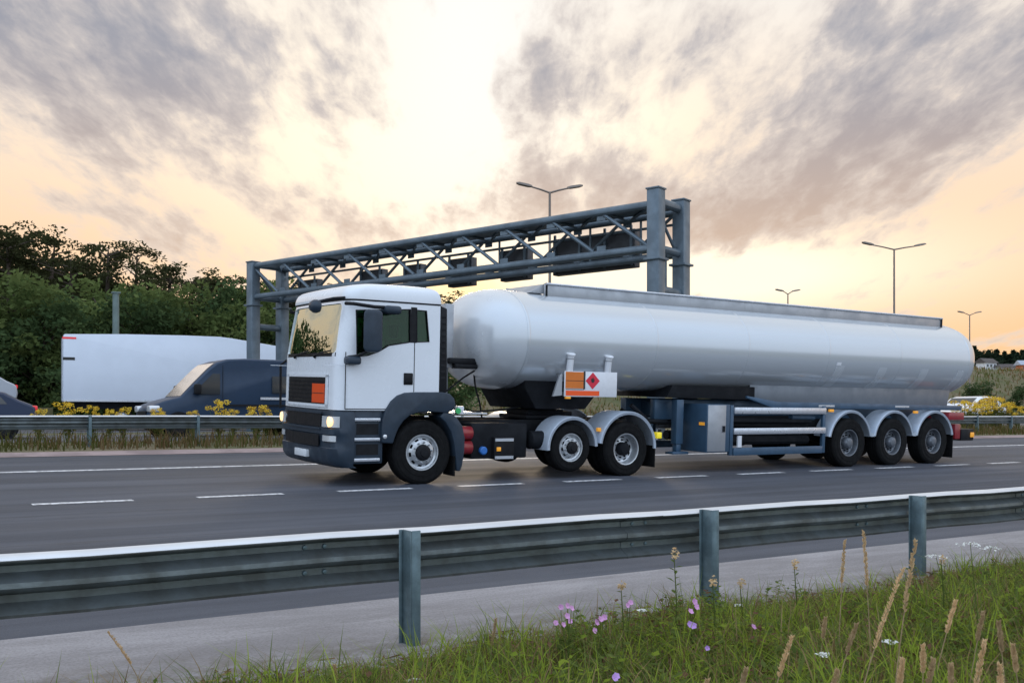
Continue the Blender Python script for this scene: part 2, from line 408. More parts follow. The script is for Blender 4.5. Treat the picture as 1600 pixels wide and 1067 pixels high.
# ------------------------------------------------------------------ crash barriers
def wbeam_ring(x, y, zt):
    """W section: corrugations open towards the road (+y), thickness 4 mm, exaggerated lip"""
    pr = [(.036, -.031), (.030, -.040), (-.030, -.056), (-.046, -.066), (-.046, -.098), (.016, -.132), (.032, -.142), (.034, -.168), (.022, -.180), (-.046, -.208), (-.046, -.246), (-.030, -.258), (.036, -.296), (.030, -.31)]
    front = [(x, y - a, zt + b) for a, b in pr]; back = [(x, y - a + .005, zt + b - .003) for a, b in pr]
    return front + back[::-1]
def make_barrier(name, label, y, ztop, x0, x1, posts, front_post, group=None):
    t = thing(name, label, 'guardrail', (x0, y, zg(x0, y)), group=group)
    off = t.location
    b = MB(); n = 90
    b.loft([wbeam_ring(x0 + (x1 - x0) * i / n, y, ztop + .004 * math.sin(i * 2.1)) for i in range(n + 1)])
    b.build('beam', M['galv'], t, off, smooth=25)
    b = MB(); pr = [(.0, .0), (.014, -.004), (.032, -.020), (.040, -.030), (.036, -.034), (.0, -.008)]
    b.loft([[(x0 + (x1 - x0) * i / n, y - a, ztop + .004 * math.sin(i * 2.1) + q) for a, q in pr] for i in range(n + 1)]); b.build('top_edge', M['lip_highlight'], t, off, smooth=40)  # lit copy of the beam steel, imitating bright sky on the lip
    po = None; bo = None
    for i, px in enumerate(posts):
        # Z section post with a flange towards the viewer's right
        if po is None:
            pb = MB(); s = -1 if front_post else 1; w = .012; g = zg(px, y) - .3
            yy = y + s * .048
            pb.box(px - .045, px - .037, yy - .11, yy, g, ztop - .004); pb.box(px - .037, px + .022, yy - .11, yy - .102, g, ztop - .004); pb.box(px - .070, px - .045, yy - .008, yy, g, ztop - .004)
            po = pb.build('post', M['galvpost'], t, (px, y, 0), bevel=.004); po.location = (px - off.x, 0, -off.z)
        else:
            c = po.copy(); COL.objects.link(c); c.parent = t; c.location = (px - off.x, 0, -off.z)
    for px in posts[::2] if front_post else ():
        lb = MB(); lb.loft([[(xx, yy - (.005 if i_ < 14 else -.0), zz) for i_, (xx, yy, zz) in enumerate(wbeam_ring(px - .72 + k_ * .32, y, ztop))] for k_ in range(2)]); lb.build('lap_joint', M['galv'], t, off, smooth=25)
    for px in posts if front_post else ():
        for dx in (-.62, -.50):
            for dz in (-.082, -.228):
                if bo is None:
                    bo = MB().lathe([(.001, -.014), (.012, -.012), (.016, 0)], (0, 0, 0), 8).build('bolt', M['galvpost'], t)
                    c = bo
                else: c = bo.copy(); COL.objects.link(c); c.parent = t
                c.location = (px + dx - off.x, .046, ztop + dz - off.z)
    return t
make_barrier('guardrail', 'near galvanised crash barrier with posts standing beside the grass verge', 5.40, .435, -12, 46, [.27 + 2.4 * i for i in range(-2, 12)], True)
make_barrier('guardrail', 'far galvanised crash barrier behind the tanker between slip road and motorway', 24.0, 1.13, -25, 190, [-5.6 + 2.4 * i for i in range(0, 40)], False)

# ------------------------------------------------------------------ sign gantry
GA, GB = Vector((19.4, 22.6)), Vector((13.2, 41.0))
ge1 = (GB - GA).normalized(); ge2 = Vector((ge1.y, -ge1.x)); GL = (GB - GA).length
GT = thing('sign_gantry', 'grey steel lattice gantry spanning the motorway behind the tanker', 'gantry', (GA.x, GA.y, zg(*GA)))
def gp(a, b, z): return (GA.x + ge1.x * a + ge2.x * b, GA.y + ge1.y * a + ge2.y * b, z)
def gprism(mb, a0, a1, b0, b1, z0, z1, m=0):
    vs = [gp(a, b, z) for z in (z0, z1) for b in (b0, b1) for a in (a0, a1)]
    mb.add(vs, [(0, 2, 3, 1), (4, 5, 7, 6), (0, 1, 5, 4), (2, 6, 7, 3), (0, 4, 6, 2), (1, 3, 7, 5)], m)
GD, ZT, ZB = 1.5, 7.40, 6.10
off = GT.location
for a in (0, GL):
    for b in (0, GD):
        mb = MB(); zt = (7.82 if b == 0 else 7.72) if a == 0 else 7.54
        gprism(mb, a - .2, a + .2, b - .2, b + .2, zg(*GA) - .3, zt)
        gprism(mb, a - .23, a + .23, b - .23, b + .23, zt - .002, zt + .05)
        gprism(mb, a - .28, a + .28, b - .28, b + .28, 5.72, 5.79)
        mb.build('leg', M['gantry'], GT, off, bevel=.012)
    mb = MB()
    mb.tube([gp(a, .19, ZT + .08), gp(a, GD - .19, ZT + .08)], .14, 12); mb.tube([gp(a, .19, ZB), gp(a, GD - .19, ZB)], .12, 12)
    mb.tube([gp(a + .1, .19, ZT - .1), gp(a + .1, GD - .19, ZB + .1)], .05, 8)
    mb.tube([gp(a, .19, 4.88), gp(a, GD - .19, 4.88)], .13, 12)
    if a == 0: mb.tube([gp(.25, GD - .5, 2), gp(.25, GD - .5, ZB)], .035, 8)
    mb.build('cross_brace', M['gantry'], GT, off)
for b in (0, GD):
    for z, nm in ((ZT, 'top_chord'), (ZB, 'bottom_chord')):
        MB().tube([gp(.1, b, z), gp(GL - .1, b, z)], .125, 12).build(nm, M['gantry'], GT, off)
NP = 10; pl = GL / NP
for i in range(NP):
    a0, a1 = i * pl, (i + 1) * pl
    MB().tube([gp(a0 + .3, 0, ZB + .1), gp(a1 - .1, 0, ZT - .1)], .062, 8).build('diagonal', M['gantry'], GT, off)
    MB().tube([gp(a0 + .3, GD, ZT - .1), gp(a1 - .1, GD, ZB + .1)], .055, 8).build('diagonal', M['gantry'], GT, off)
    MB().tube([gp(a0 + .1, 0, ZT - .03), gp(a1 - .1, GD, ZT - .03)], .05, 8).build('diagonal', M['gantry'], GT, off)
    MB().tube([gp(a1, .1, ZT - .02), gp(a1, GD - .1, ZT - .02)], .045, 8).build('cross_brace', M['gantry'], GT, off)
    if i in (0, 1, 3): MB().tube([gp(a1 - .5, GD, ZB + .1), gp(a1 - .5, GD, ZT - .1)], .04, 8).build('diagonal', M['gantry'], GT, off)
for zc_, bc_ in ((ZB + .2, GD + .12), (ZT - .35, GD + .1)): MB().tube([gp(.3, bc_, zc_), gp(GL - .3, bc_, zc_)], .045, 8).build('cable_conduit', M['gantry'], GT, off)
for i in range(NP + 1):
    for b in (0, GD):
        for z in (ZT - .16, ZB + .16):
            mb = MB(); gprism(mb, max(.25, i * pl - .16), min(GL - .25, i * pl + .16), b - .012, b + .012, z - .10, z + .10); mb.build('gusset_plate', M['gantry'], GT, off)
# walkway grating along the top
mb = MB(); gprism(mb, .2, GL - .2, .25, GD - .25, ZT + .02, ZT + .06); mb.build('walkway', M['gantry'], GT, off)
# sign cases hung on the far face: (photo columns of the two ends, top, bottom)
def span_at(px, b, z):
    lo, hi = -2., GL + 2
    for _ in range(50):
        m_ = (lo + hi) / 2
        if proj(*gp(m_, b, z))[0] > px: lo = m_
        else: hi = m_
    return lo
for (pl_, pr_, z0, z1, lab) in ((868, 996, 5.92, 7.15, None), (786, 829, 5.92, 7.0, None), (704, 741, 5.92, 6.95, None), (634, 662, 5.9, 6.95, None), (566, 602, 5.9, 6.95, None), (470, 500, 5.95, 6.9, None)):
    bb = GD + .42; a0, a1 = span_at(pr_, bb, 6.3), span_at(pl_, bb, 6.3)
    mb = MB(); gprism(mb, a0, a1, bb - .16, bb + .16, z0, z1); o = mb.build('sign_case', M['signback'], GT, off, bevel=.02)
    w = a1 - a0
    for k in range(max(2, int(w / .9) + 1)):
        a = a0 + .12 + (w - .24) * k / max(1, int(w / .9))
        mb = MB(); gprism(mb, a - .04, a + .04, bb - .22, bb - .163, z0 + .05, z1 + .12); mb.build('bracket', M['gantry'], o, off)

# ------------------------------------------------------------------ lamp columns
def lamp_column(px, py_top, Z, arm, label, yaw, double=True):
    s = FPX / Z; u = px - 800
    X = u / s; x, y = X * ST + Z * CT, -X * CT + Z * ST
    zt = ZC + (HOR - py_top) / s; z0 = zg(x, y)
    t = thing('lamp_column', label, 'street lamp', (x, y, z0), (0, 0, yaw), 'lamp columns along the motorway')
    h = zt - z0
    MB().tube([(0, 0, -.2), (0, 0, 1.4), (0, 0, 1.5), (0, 0, h)], [.13, .13, .09, .06], 10).build('column', M['lampcol'], t)
    for sx in (-1, 1):
        MB().tube([(0, 0, h - .05), (sx * arm * .5, 0, h + .10), (sx * arm, 0, h + .22)], [.05, .045, .04], 8).build('arm', M['lampcol'], t)
        lb = MB(); a0, a1 = sx * (arm - .05), sx * (arm + .75); zc = h + .24
        lb.loft([[(x_, yy * w, zc + zz * k + (abs(x_) - arm) * .18) for yy, zz in ((-.16, -.05), (.16, -.05), (.16, .02), (.08, .08), (-.08, .08), (-.16, .02))] for x_, w, k in ((a0, .5, .7), (a0 + sx * .2, 1, 1), (a1 - sx * .15, .95, 1), (a1, .5, .5))])
        lb.build('lamp_head', M['lampcol'], t, bevel=0, smooth=50)
    return t
yw = TH - R(90)
lamp_column(859, 300, 50, .95, 'double-armed lamp column rising behind the middle of the gantry beam', yw + R(10))
lamp_column(1397, 389, 66, 1.5, 'double-armed lamp column rising behind the rear half of the tank', yw + R(8))
lamp_column(1515, 492, 112, .7, 'distant lamp column just beyond the rear end of the tank', yw + R(8))
lamp_column(1231, 459, 92, .45, 'distant lamp column barely showing above the tank rail', yw + R(8))
p = at(181, 458, 50); MP = thing('camera_mast', 'plain grey-green mast rising behind the white trailer in front of the bushes', 'mast', (p.x, 50, zg(p.x, 50)))
MB().tube([(0, 0, -.2), (0, 0, p.z - zg(p.x, 50))], [.17, .15], 14).build('pole', M['mast'], MP); MB().box(-.19, .19, -.19, .19, p.z - zg(p.x, 50) - .02, p.z - zg(p.x, 50) + .05).build('cap', M['mast'], MP, bevel=.01)
# ------------------------------------------------------------------ the tanker: tractor unit (x along, y across from its near side, z up)
TX = 9.3
TRK = thing('tractor_unit', 'white three-axle lorry tractor with orange grille plate pulling the tank trailer', 'lorry', (TX, D0, 0), (ROLL, 0, 0))
TO = (TX, 0, 0)
def T(mb, name, m, parent=TRK, **k):
    return mb.build(name, m, parent, TO, **k)
def label(o, s): o['label'] = s; return o

# --- wheels
def wheel(parent, off, x, h, rad, kind, far=False, yo=.02, width=.31):
    c = (x, 2.46 - yo if far else yo, h); sg = -1 if far else 1
    w = part_empty('wheel', parent, (c[0] - off[0], c[1] - off[1], c[2] - off[2]))
    k = rad / .52; rr = .292 if rad > .45 else .252
    def B(mb, n, m, **kw): return mb.build(n, m, w, c, **kw)
    mb = MB(); W = width
    prof = [(rr - .01, .05), (rr + .012, .018), (rr + .03, .006), (rad - .14, .0), (rad - .13, .006), (rad - .06, .004), (rad - .05, .012), (rad - .022, .022), (rad, .05)]
    for g in (.26, .42, .58, .74):
        a = W * g; prof += [(rad + .002, a - .014), (rad - .014, a - .009), (rad - .014, a + .009), (rad + .002, a + .014)]
    prof += [(rad, W - .05), (rad - .05, W - .012), (rad - .14, W), (rr, W - .04)]
    mb.lathe(prof, c, 56, sgn=sg); B(mb, 'tyre', M['rubber'], smooth=25)
    n = 60
    if kind == 'steer':
        pr = [(rr, .055), (rr + .006, .03), (rr, .018), (rr - .02, .020), (rr - .03, .045), (rr - .055, .055), (rr - .062, .052), (rr * .70, .018), (rr * .67, .010), (rr * .46, .004), (rr * .44, .02)]
        hole = lambda i, kk: i in (6,) and (kk % 6) in (0, 1, 2)
        mb = MB().lathe(pr, c, n, sgn=sg, skip=hole); B(mb, 'rim', M['rim'], smooth=40)
        mb = MB().lathe([(rr * .70, .05), (.0, .07)], c, 24, sgn=sg); mb.lathe([(rr - .02, .10), (.02, .10)], c, 30, sgn=sg); B(mb, 'brake_drum', M['chassis'])
        mb = MB().lathe([(rr * .45, .02), (rr * .44, -.035), (rr * .38, -.05), (rr * .25, -.055), (rr * .22, -.07), (0.001, -.072)], c, 24, sgn=sg); B(mb, 'hub', M['black'], smooth=40)
        nr, na = rr * .565, -.02
    else:
        dp = .17 if kind == 'drive' else .125
        pr = [(rr, .055), (rr + .006, .03), (rr, .018), (rr - .02, .022), (rr - .03, .05), (rr - .045, dp), (rr - .06, dp + .01), (rr - .062, dp + .01), (rr * .72, dp + .02), (rr * .68, dp + .015), (rr * .42, dp + .01)]
        hole = lambda i, kk: i == 7 and (kk % 6) in (0, 1, 2)
        mb = MB().lathe(pr, c, n, sgn=sg, skip=hole); B(mb, 'rim', M['rim'] if kind == 'drive' else M['rimdark'], smooth=40)
        mb = MB().lathe([(rr - .02, dp + .05), (.02, dp + .05)], c, 30, sgn=sg); B(mb, 'brake_drum', M['chassis'])
        dz = .03 if kind == 'drive' else .0
        mb = MB().lathe([(rr * .43, dp + .02), (rr * .42, dz + .04), (rr * .36, dz + .02), (rr * .33, dz), (rr * .2, dz - .012), (.001, dz - .012)], c, 24, sgn=sg)
        B(mb, 'hub', M['chassis'] if kind == 'drive' else M['rimdark'], smooth=40)
        nr, na = rr * .56, dp - .015
    mb = MB()
    for q in range(10):
        t = q * math.tau / 10 + .2
        mb.lathe([(.018, .04), (.017, 0), (.010, -.012), (.001, -.012)], (c[0] + nr * math.cos(t), c[1] + sg * na, c[2] + nr * math.sin(t)), 6, sgn=sg)
    o = B(mb, 'wheel_nuts', M['rim'] if kind == 'steer' else M['chassis'])
    return w
for far in (False, True):
    wheel(TRK, TO, 7.43, .52, .525, 'steer', far)
    wheel(TRK, TO, 10.40, .55, .43, 'steer', far)
    wheel(TRK, TO, 11.66, .50, .51, 'drive', far)
    if True: # inner twin tyre on the drive axle
        c = (11.66, .36 if not far else 2.1, .5); MB().lathe([(.28, .0), (.46, 0), (.51, .05), (.51, .26), (.46, .30), (.28, .3)], c, 40, sgn=-1 if far else 1).build('inner_tyre', M['rubber'], TRK, TO, smooth=25)

# --- cab shell: hollow loft with real window openings
def outline(h, shrink=0., roof=0., n_c=10):
    """plan of the cab at height h as a ring of (x, y)"""
    if h < 2.02: xf = 5.91 + .02 * (h - 1.2)
    else: xf = 5.926 + .155 * ((h - 2.02) / .9) ** 1.15
    xf += shrink + roof; y0, y1 = shrink + roof * .35, 2.46 - shrink - roof * .35; xr = 7.69 - shrink - roof * .5
    r = .27
    pts = []
    for i in range(5): pts.append((xr - (xr - (xf + r)) * i / 5, y0))
    for i in range(n_c + 1):
        t = R(90) * i / n_c; e = .92
        pts.append((xf + r - r * abs(math.sin(t)) ** e, y0 + r - r * abs(math.cos(t)) ** e))
    for i in range(1, 8):
        f = i / 8; pts.append((xf - .035 * (1 - (2 * f - 1) ** 2), y0 + r + (y1 - y0 - 2 * r) * f))
    for i in range(n_c + 1):
        t = R(90) * (1 - i / n_c); e = .92
        pts.append((xf + r - r * abs(math.sin(t)) ** e, y1 - r + r * abs(math.cos(t)) ** e))
    for i in range(1, 6): pts.append((xf + r + (xr - (xf + r)) * i / 5, y1))
    return pts
def shell(hs, shrink, name):
    mb = MB().loft([[(x, y, h) for x, y in outline(h, shrink)] for h in hs]); return T(mb, name, M['white'])
win_door = [sd(*p, .02) for p in ((555.5, 484), (641, 483), (641, 535), (607, 540.5), (591, 550), (574, 556), (556, 558))]
win_quarter = [sd(*p, .02) for p in ((650, 484), (666, 485.5), (670, 534.5), (650, 535))]
hb, ht = 2.075, 2.86
outer = shell([1.20, 1.30, 1.5, 1.7, 1.9, 2.02, 2.1, 2.3, 2.5, 2.7, 2.9], 0., 'cab_shell')
inner = shell([1.27, 1.5, 2.02, 2.3, 2.7, 2.86], .055, 'cab_inner')
cut1 = T(MB().prism(win_door, -.3, 2.8), 'cut_a', M['black']); cut2 = T(MB().prism(win_quarter, -.3, 2.8), 'cut_b', M['black'])
ws = [(.30, hb), (2.16, hb), (2.13, ht), (.33, ht)]
def roundpoly(p, d=.07): # chamfer the corners
    o = []
    for i in range(len(p)):
        a, b, c = Vector(p[i - 1]), Vector(p[i]), Vector(p[(i + 1) % len(p)])
        for t in (0, .33, .67, 1):
            p0, p2 = b + (a - b).normalized() * d, b + (c - b).normalized() * d
            q = p0 * (1 - t) ** 2 + b * 2 * t * (1 - t) + p2 * t * t; o.append(tuple(q))
    return o
WSP = roundpoly([(.15, hb), (2.31, hb), (2.25, ht), (.21, ht)], .09)
cut3 = T(MB().prism_x(WSP, 5.2, 6.5), 'cut_c', M['black'])
for c in (inner, cut1, cut2, cut3):
    md = outer.modifiers.new('b', 'BOOLEAN'); md.operation = 'DIFFERENCE'; md.object = c; md.solver = 'EXACT'
dg = bpy.context.evaluated_depsgraph_get(); me = bpy.data.meshes.new_from_object(outer.evaluated_get(dg))
outer.modifiers.clear(); outer.data = me
me.polygons.foreach_set('use_smooth', [True] * len(me.polygons)); me.set_sharp_from_angle(angle=R(28))
for c in (inner, cut1, cut2, cut3): bpy.data.objects.remove(c)
CAB = outer
# roof cap with a dark drip groove under it
mb = MB().loft([[(x, y, h) for x, y in outline(2.9, -.004)] for h in (2.9, 2.925)]); T(mb, 'drip_groove', M['black'], CAB)
rings = []
for h, q in ((2.926, -.014), (2.96, -.016), (3.02, -.002), (3.08, .03), (3.125, .09), (3.16, .19), (3.185, .34), (3.2, .6)):
    rings.append([(x, y, h + (.0 if q < .3 else 0)) for x, y in outline(2.9, 0, q)])
ROOF = T(MB().loft(rings), 'roof', M['white'], smooth=50)
# sun visor seam and glazing
def front_strip(h0, h1, y0, y1, dx, n=16, nh=6, poly=None):
    """curved panel following the cab front between two heights"""
    mb = MB(); rows = []
    def xat(h, y):
        pts = [p for p in outline(h) if True]; best = None
        for a, b in zip(pts, pts[1:]):
            if a[0] < 6.5 and min(a[1], b[1]) <= y <= max(a[1], b[1]) and abs(a[1] - b[1]) > 1e-9:
                x = a[0] + (b[0] - a[0]) * (y - a[1]) / (b[1] - a[1]); best = x if best is None else min(best, x)
        return best
    for j in range(nh + 1):
        h = h0 + (h1 - h0) * j / nh; rows.append([(xat(h, y0 + (y1 - y0) * i / n) + dx, y0 + (y1 - y0) * i / n, h) for i in range(n + 1)])
    vs = [p for r in rows for p in r]; w = n + 1
    vs2 = [(x + .012, y, h) for x, y, h in vs]; o = len(vs)
    fs = [(j * w + i, j * w + i + 1, (j + 1) * w + i + 1, (j + 1) * w + i) for j in range(nh) for i in range(n)]
    edge = [i for i in range(w)] + [j * w + n for j in range(1, nh + 1)] + [nh * w + i for i in range(n - 1, -1, -1)] + [j * w for j in range(nh - 1, 0, -1)]
    mb.add(vs + vs2, fs + [tuple(o + k for k in reversed(f)) for f in fs] + [(edge[i], edge[i] + o, edge[(i + 1) % len(edge)] + o, edge[(i + 1) % len(edge)]) for i in range(len(edge))])
    return mb
T(front_strip(hb - .03, ht + .03, .13, 2.33, .022), 'windscreen', M['glass_front'], CAB, smooth=40)
T(front_strip(hb - .045, hb + .012, .15, 2.31, -.004, nh=1), 'windscreen_seal', M['black'], CAB, smooth=40)
for yy, sgn in ((.022, 1), (2.438, -1)):
    mb = MB(); frame(mb, win_door, .016, yy - .030 * sgn, yy + .01 * sgn); T(mb, 'window_seal', M['black'], CAB)
    mb = MB(); frame(mb, win_quarter, .012, yy - .030 * sgn, yy + .01 * sgn); T(mb, 'window_seal', M['black'], CAB)
    mb = MB().prism(inset(win_door, .006), yy, yy + .006 * sgn); T(mb, 'door_window', M['glass_side'], CAB)
    mb = MB().prism(inset(win_quarter, .006), yy, yy + .006 * sgn); T(mb, 'quarter_window', M['glass_side'], CAB)
    mb = MB(); x0, x1 = win_door[2][0] - .005, win_quarter[0][0] + .01
    mb.box(x0, x1, min(yy - .026 * sgn, yy), max(yy - .026 * sgn, yy), 2.285, 2.85); T(mb, 'window_pillar', M['black'], CAB)
    # door shut lines, handle
    ya, yb = (-.004, .004) if sgn > 0 else (2.456, 2.464)
    mb = MB(); fx = sd(539.5, 600)[0]; rx = sd(647, 580)[0]
    mb.box(fx - .006, fx + .006, min(ya, yb) - .0, max(ya, yb) + .0, 1.22, 2.10); mb.box(rx - .006, rx + .006, ya, yb, 1.5, 2.29)
    mb.box(fx, rx, ya, yb, 1.215, 1.228); T(mb, 'door_gap', M['black'], CAB)
    mb = MB(); mb.box(fx - .35, fx + .5, ya - .0, yb, 1.885, 1.895); T(mb, 'panel_crease', M['white'], CAB)
    ya, yb = (-.018, .01) if sgn > 0 else (2.45, 2.478)
    hx0, hz0 = sd(630.5, 601); hx1, hz1 = sd(645, 583)
    mb = MB().box(hx0, hx1, ya, yb, hz0, hz1); T(mb, 'door_handle', M['black'], CAB, bevel=.012)
    mb = MB().box(hx0 + .02, hx1 - .02, ya - .012 * (sgn > 0), yb + .012 * (sgn < 0), hz0 + .03, hz0 + .075); T(mb, 'door_handle', M['chassis'], CAB, bevel=.006)
    # dark air deflector behind the cab side
    y0, y1 = (.0, .30) if sgn > 0 else (2.16, 2.46)
    mb = MB().prism([(7.70, 1.50), (7.84, 1.50), (7.815, 2.86), (7.70, 2.90)], y0, y1)
    for k in range(11): mb.box(7.72, 7.80, y0 - .006 if sgn > 0 else y1 - .004, y0 + .01 if sgn > 0 else y1 + .006, 1.70 + k * .1, 1.75 + k * .1)
    T(mb, 'rear_air_deflector', M['black'], CAB, bevel=.01)
T(MB().box(7.698, 7.73, .3, 2.16, 1.3, 2.85), 'rear_wall', M['white'], CAB)
# interior
mb = MB(); mb.box(5.98, 6.35, .2, 2.26, 1.75, 2.07); mb.box(5.98, 6.2, .3, 1.0, 2.07, 2.14); T(mb, 'dashboard', M['interior'], CAB, bevel=.05)
for y in (.45, 1.55):
    mb = MB(); mb.box(6.75, 7.2, y, y + .5, 1.6, 1.8); mb.box(7.12, 7.26, y + .02, y + .48, 1.75, 2.35); mb.box(7.14, 7.24, y + .13, y + .37, 2.38, 2.6)
    T(mb, 'seat', M['interior'], CAB, bevel=.04)
mb = MB(); pts = [(6.45 + .12 * math.sin(t), .72 + .22 * math.cos(t), 2.02 + .18 * math.sin(t)) for t in [k * math.tau / 20 for k in range(21)]]
mb.tube(pts, .018, 6, cap=False); T(mb, 'steering_wheel', M['interior'], CAB)
# front grille panel, orange plate, lower lip
def ff(py, yl, x=5.75):  # height of a photo row on the cab front
    lo, hi = 0., 4.
    for _ in range(40):
        m_ = (lo + hi) / 2
        sa, ca = math.sin(ROLL), math.cos(ROLL)
        if proj(x, D0 + yl * ca - m_ * sa, yl * sa + m_ * ca)[1] > py: lo = m_
        else: hi = m_
    return lo
T(front_strip(1.27, 1.70, .40, 2.06, -.012, nh=4), 'grille', M['black'], CAB, smooth=40)
mb = MB()
for k in range(6): 
    b = front_strip(1.30 + k * .066, 1.318 + k * .066, 0.42, 2.04, -.020, nh=1); mb.add(b.v, b.f)
T(mb, 'grille_slats', M['chassis'], CAB, smooth=40)
o = T(front_strip(1.30, 1.60, .41, .87, -.034, nh=2, n=6), 'hazard_plate', M['orange'], CAB, smooth=40); label(o, 'orange hazard plate at the edge of the grille')
T(front_strip(1.447, 1.457, .415, .865, -.037, nh=1, n=6), 'plate_line', M['blackpaint'], CAB, smooth=40)
for y0, y1 in ((.32, .40), (2.06, 2.14)): T(front_strip(1.24, 1.74, y0, y1, -.02, nh=2, n=3), 'grille_surround', M['white'], CAB, smooth=40)
for h in (1.235, 1.705): T(front_strip(h, h + .045, .32, 2.14, -.02, nh=1), 'grille_surround', M['white'], CAB, smooth=40)
# wipers
for y in (.85, 1.75):
    mb = MB(); mb.tube([(5.87, y, 2.04), (5.865, y - .3, 2.09), (5.867, y - .7, 2.115)], .012, 6); mb.lathe([(.03, -.02), (.03, .02), (.001, .02)], (5.89, y, 2.03), 10); T(mb, 'wiper', M['black'], CAB)
# --- bumper and lower front, dark blue-grey plastic
def bump_ring(h, d=0.):
    pts = []
    for x, y in outline(1.2): 
        if x < 6.2: pts.append((x + d, y))
    pts = [p for p in pts]
    a, b = pts[0], pts[-1]
    back = [(6.22, b[1]), (6.22, a[1])]
    return [(x, 1.23 + (y - 1.23) * (1.0 + (.012 if d < 0 else -.02)), h) for x, y in pts + back]
rings = [bump_ring(h, d) for h, d in ((.30, .10), (.34, .02), (.42, -.03), (.60, -.045), (.615, -.03), (.80, -.03), (.82, -.05), (.90, -.05), (.92, -.02), (1.10, -.01), (1.19, .0))]
BUMP = T(MB().loft(rings), 'bumper', M['plastic'], smooth=35)
def fbox(y0, y1, h0, h1, x, d, name, m, parent=BUMP, bevel=.008, lab=None):
    o = T(front_strip(h0, h1, y0, y1, x, nh=2, n=8), name, m, parent, smooth=40)
    return o
fbox(.47, 1.99, .93, 1.13, -.045, 0, 'upper_grille', M['black']); fbox(.50, 1.96, .62, .80, -.062, 0, 'lower_grille', M['black'])
fbox(.45, 2.01, 1.135, 1.165, -.055, 0, 'trim_bar', M['plastic']); fbox(.45, 2.01, .885, .915, -.07, 0, 'trim_bar', M['plastic'])
for y0, y1 in ((.035, .40), (2.06, 2.425)):
    hl = fbox(y0, y1, .93, 1.10, -.055, 0, 'headlight', M['lens'])
    yc = .17 if y0 < 1 else 2.29
    xq = front_strip(1.0, 1.02, yc - .01, yc + .01, 0, nh=1, n=1).v[0][0]
    mb = MB(); n = 20
    mb.loft([[(xq - .062 - dd, yc + r_ * math.cos(k * math.tau / n), 1.015 + r_ * math.sin(k * math.tau / n)) for k in range(n)] for r_, dd in ((.085, -.03), (.08, .004), (.05, .014), (.01, .016))])
    T(mb, 'lamp', M['lampglow'], hl, smooth=60)
    mb = MB(); mb.loft([[(xq - .058 - dd, yc + (.14 if y0 < 1 else -.14) + r_ * math.cos(k * math.tau / n), 1.015 + r_ * math.sin(k * math.tau / n)) for k in range(n)] for r_, dd in ((.06, -.03), (.055, .004), (.03, .01), (.01, .012))])
    T(mb, 'reflector', M['rim'], hl, smooth=60)
    fg = fbox(y0 + .03, y1 - .03, .71, .80, -.052, 0, 'fog_light', M['lens'])
mb = MB(); xq = 5.80
mb.box(xq - .012, xq + .06, .93, 1.45, .42, .535); T(mb, 'number_plate', M['plate'], BUMP, bevel=.004)
# steps behind the bumper corner on both sides
for sgn in (1, -1):
    y0, y1 = (.03, .5) if sgn > 0 else (1.96, 2.43)
    fx = 6.225; xe = 6.72
    st = T(MB().box(fx, xe, y0, y1, .36, 1.20), 'step_panel', M['plastic'], bevel=.02)
    ys = (y0 - .035, y0 + .05) if sgn > 0 else (y1 - .05, y1 + .035)
    for h in (.40, .72, 1.03):
        T(MB().box(fx - .02, xe - .06, *ys, h, h + .05), 'step_tread', M['alu'], st, bevel=.008)
    for h in (.50, .82):
        T(MB().box(fx + .04, xe - .08, (y0 - .004) if sgn > 0 else y1 - .01, (y0 + .01) if sgn > 0 else y1 + .004, h, h + .17), 'step_recess', M['black'], st)
# --- front wheel arch flare and splash guard
fo = [(597, 692), (596.5, 672), (598, 655), (603, 640), (611, 627), (621, 618), (633, 613.5), (650, 612.5), (672, 612.5), (692, 612.5), (703, 615), (710, 622), (712.5, 632), (709, 641), (700, 645)]
fi = [(690, 644.5), (672, 643.5), (654, 644.5), (641, 649), (631, 657.5), (623.5, 668), (618, 681), (614.5, 693)]
poly = [sd(*p, -.03) for p in fo + fi]
rear = [sd(*p, -.02) for p in ((694, 644), (704, 645), (714, 652), (723, 665), (727, 684), (726, 705), (722.5, 728), (719.5, 736), (714.5, 736), (713, 715), (710, 692), (705, 674), (697, 660), (688, 651))]
for sgn in (1, -1):
    y0, y1 = (-.035, .45) if sgn > 0 else (2.01, 2.495)
    fl = T(MB().prism(poly, y0, y1), 'wheel_arch', M['plastic'], bevel=.025, smooth=50, seg=3)
    T(MB().prism(rear, y0 + .02, y1 - .02), 'rear_mudguard', M['plastic'], bevel=.015, smooth=50)
    flap = T(MB().box(8.0, 8.03, y0 + .05, y1 - .08, .12, .45), 'mud_flap', M['rubber'])
    c = sd(601.5, 682, -.04); T(MB().lathe([(.035, .01), (.033, -.012), (.015, -.02), (.001, -.02)], (c[0], -.035 if sgn > 0 else 2.495, c[1]), 14, sgn=sgn), 'marker_lamp', M['lens'])
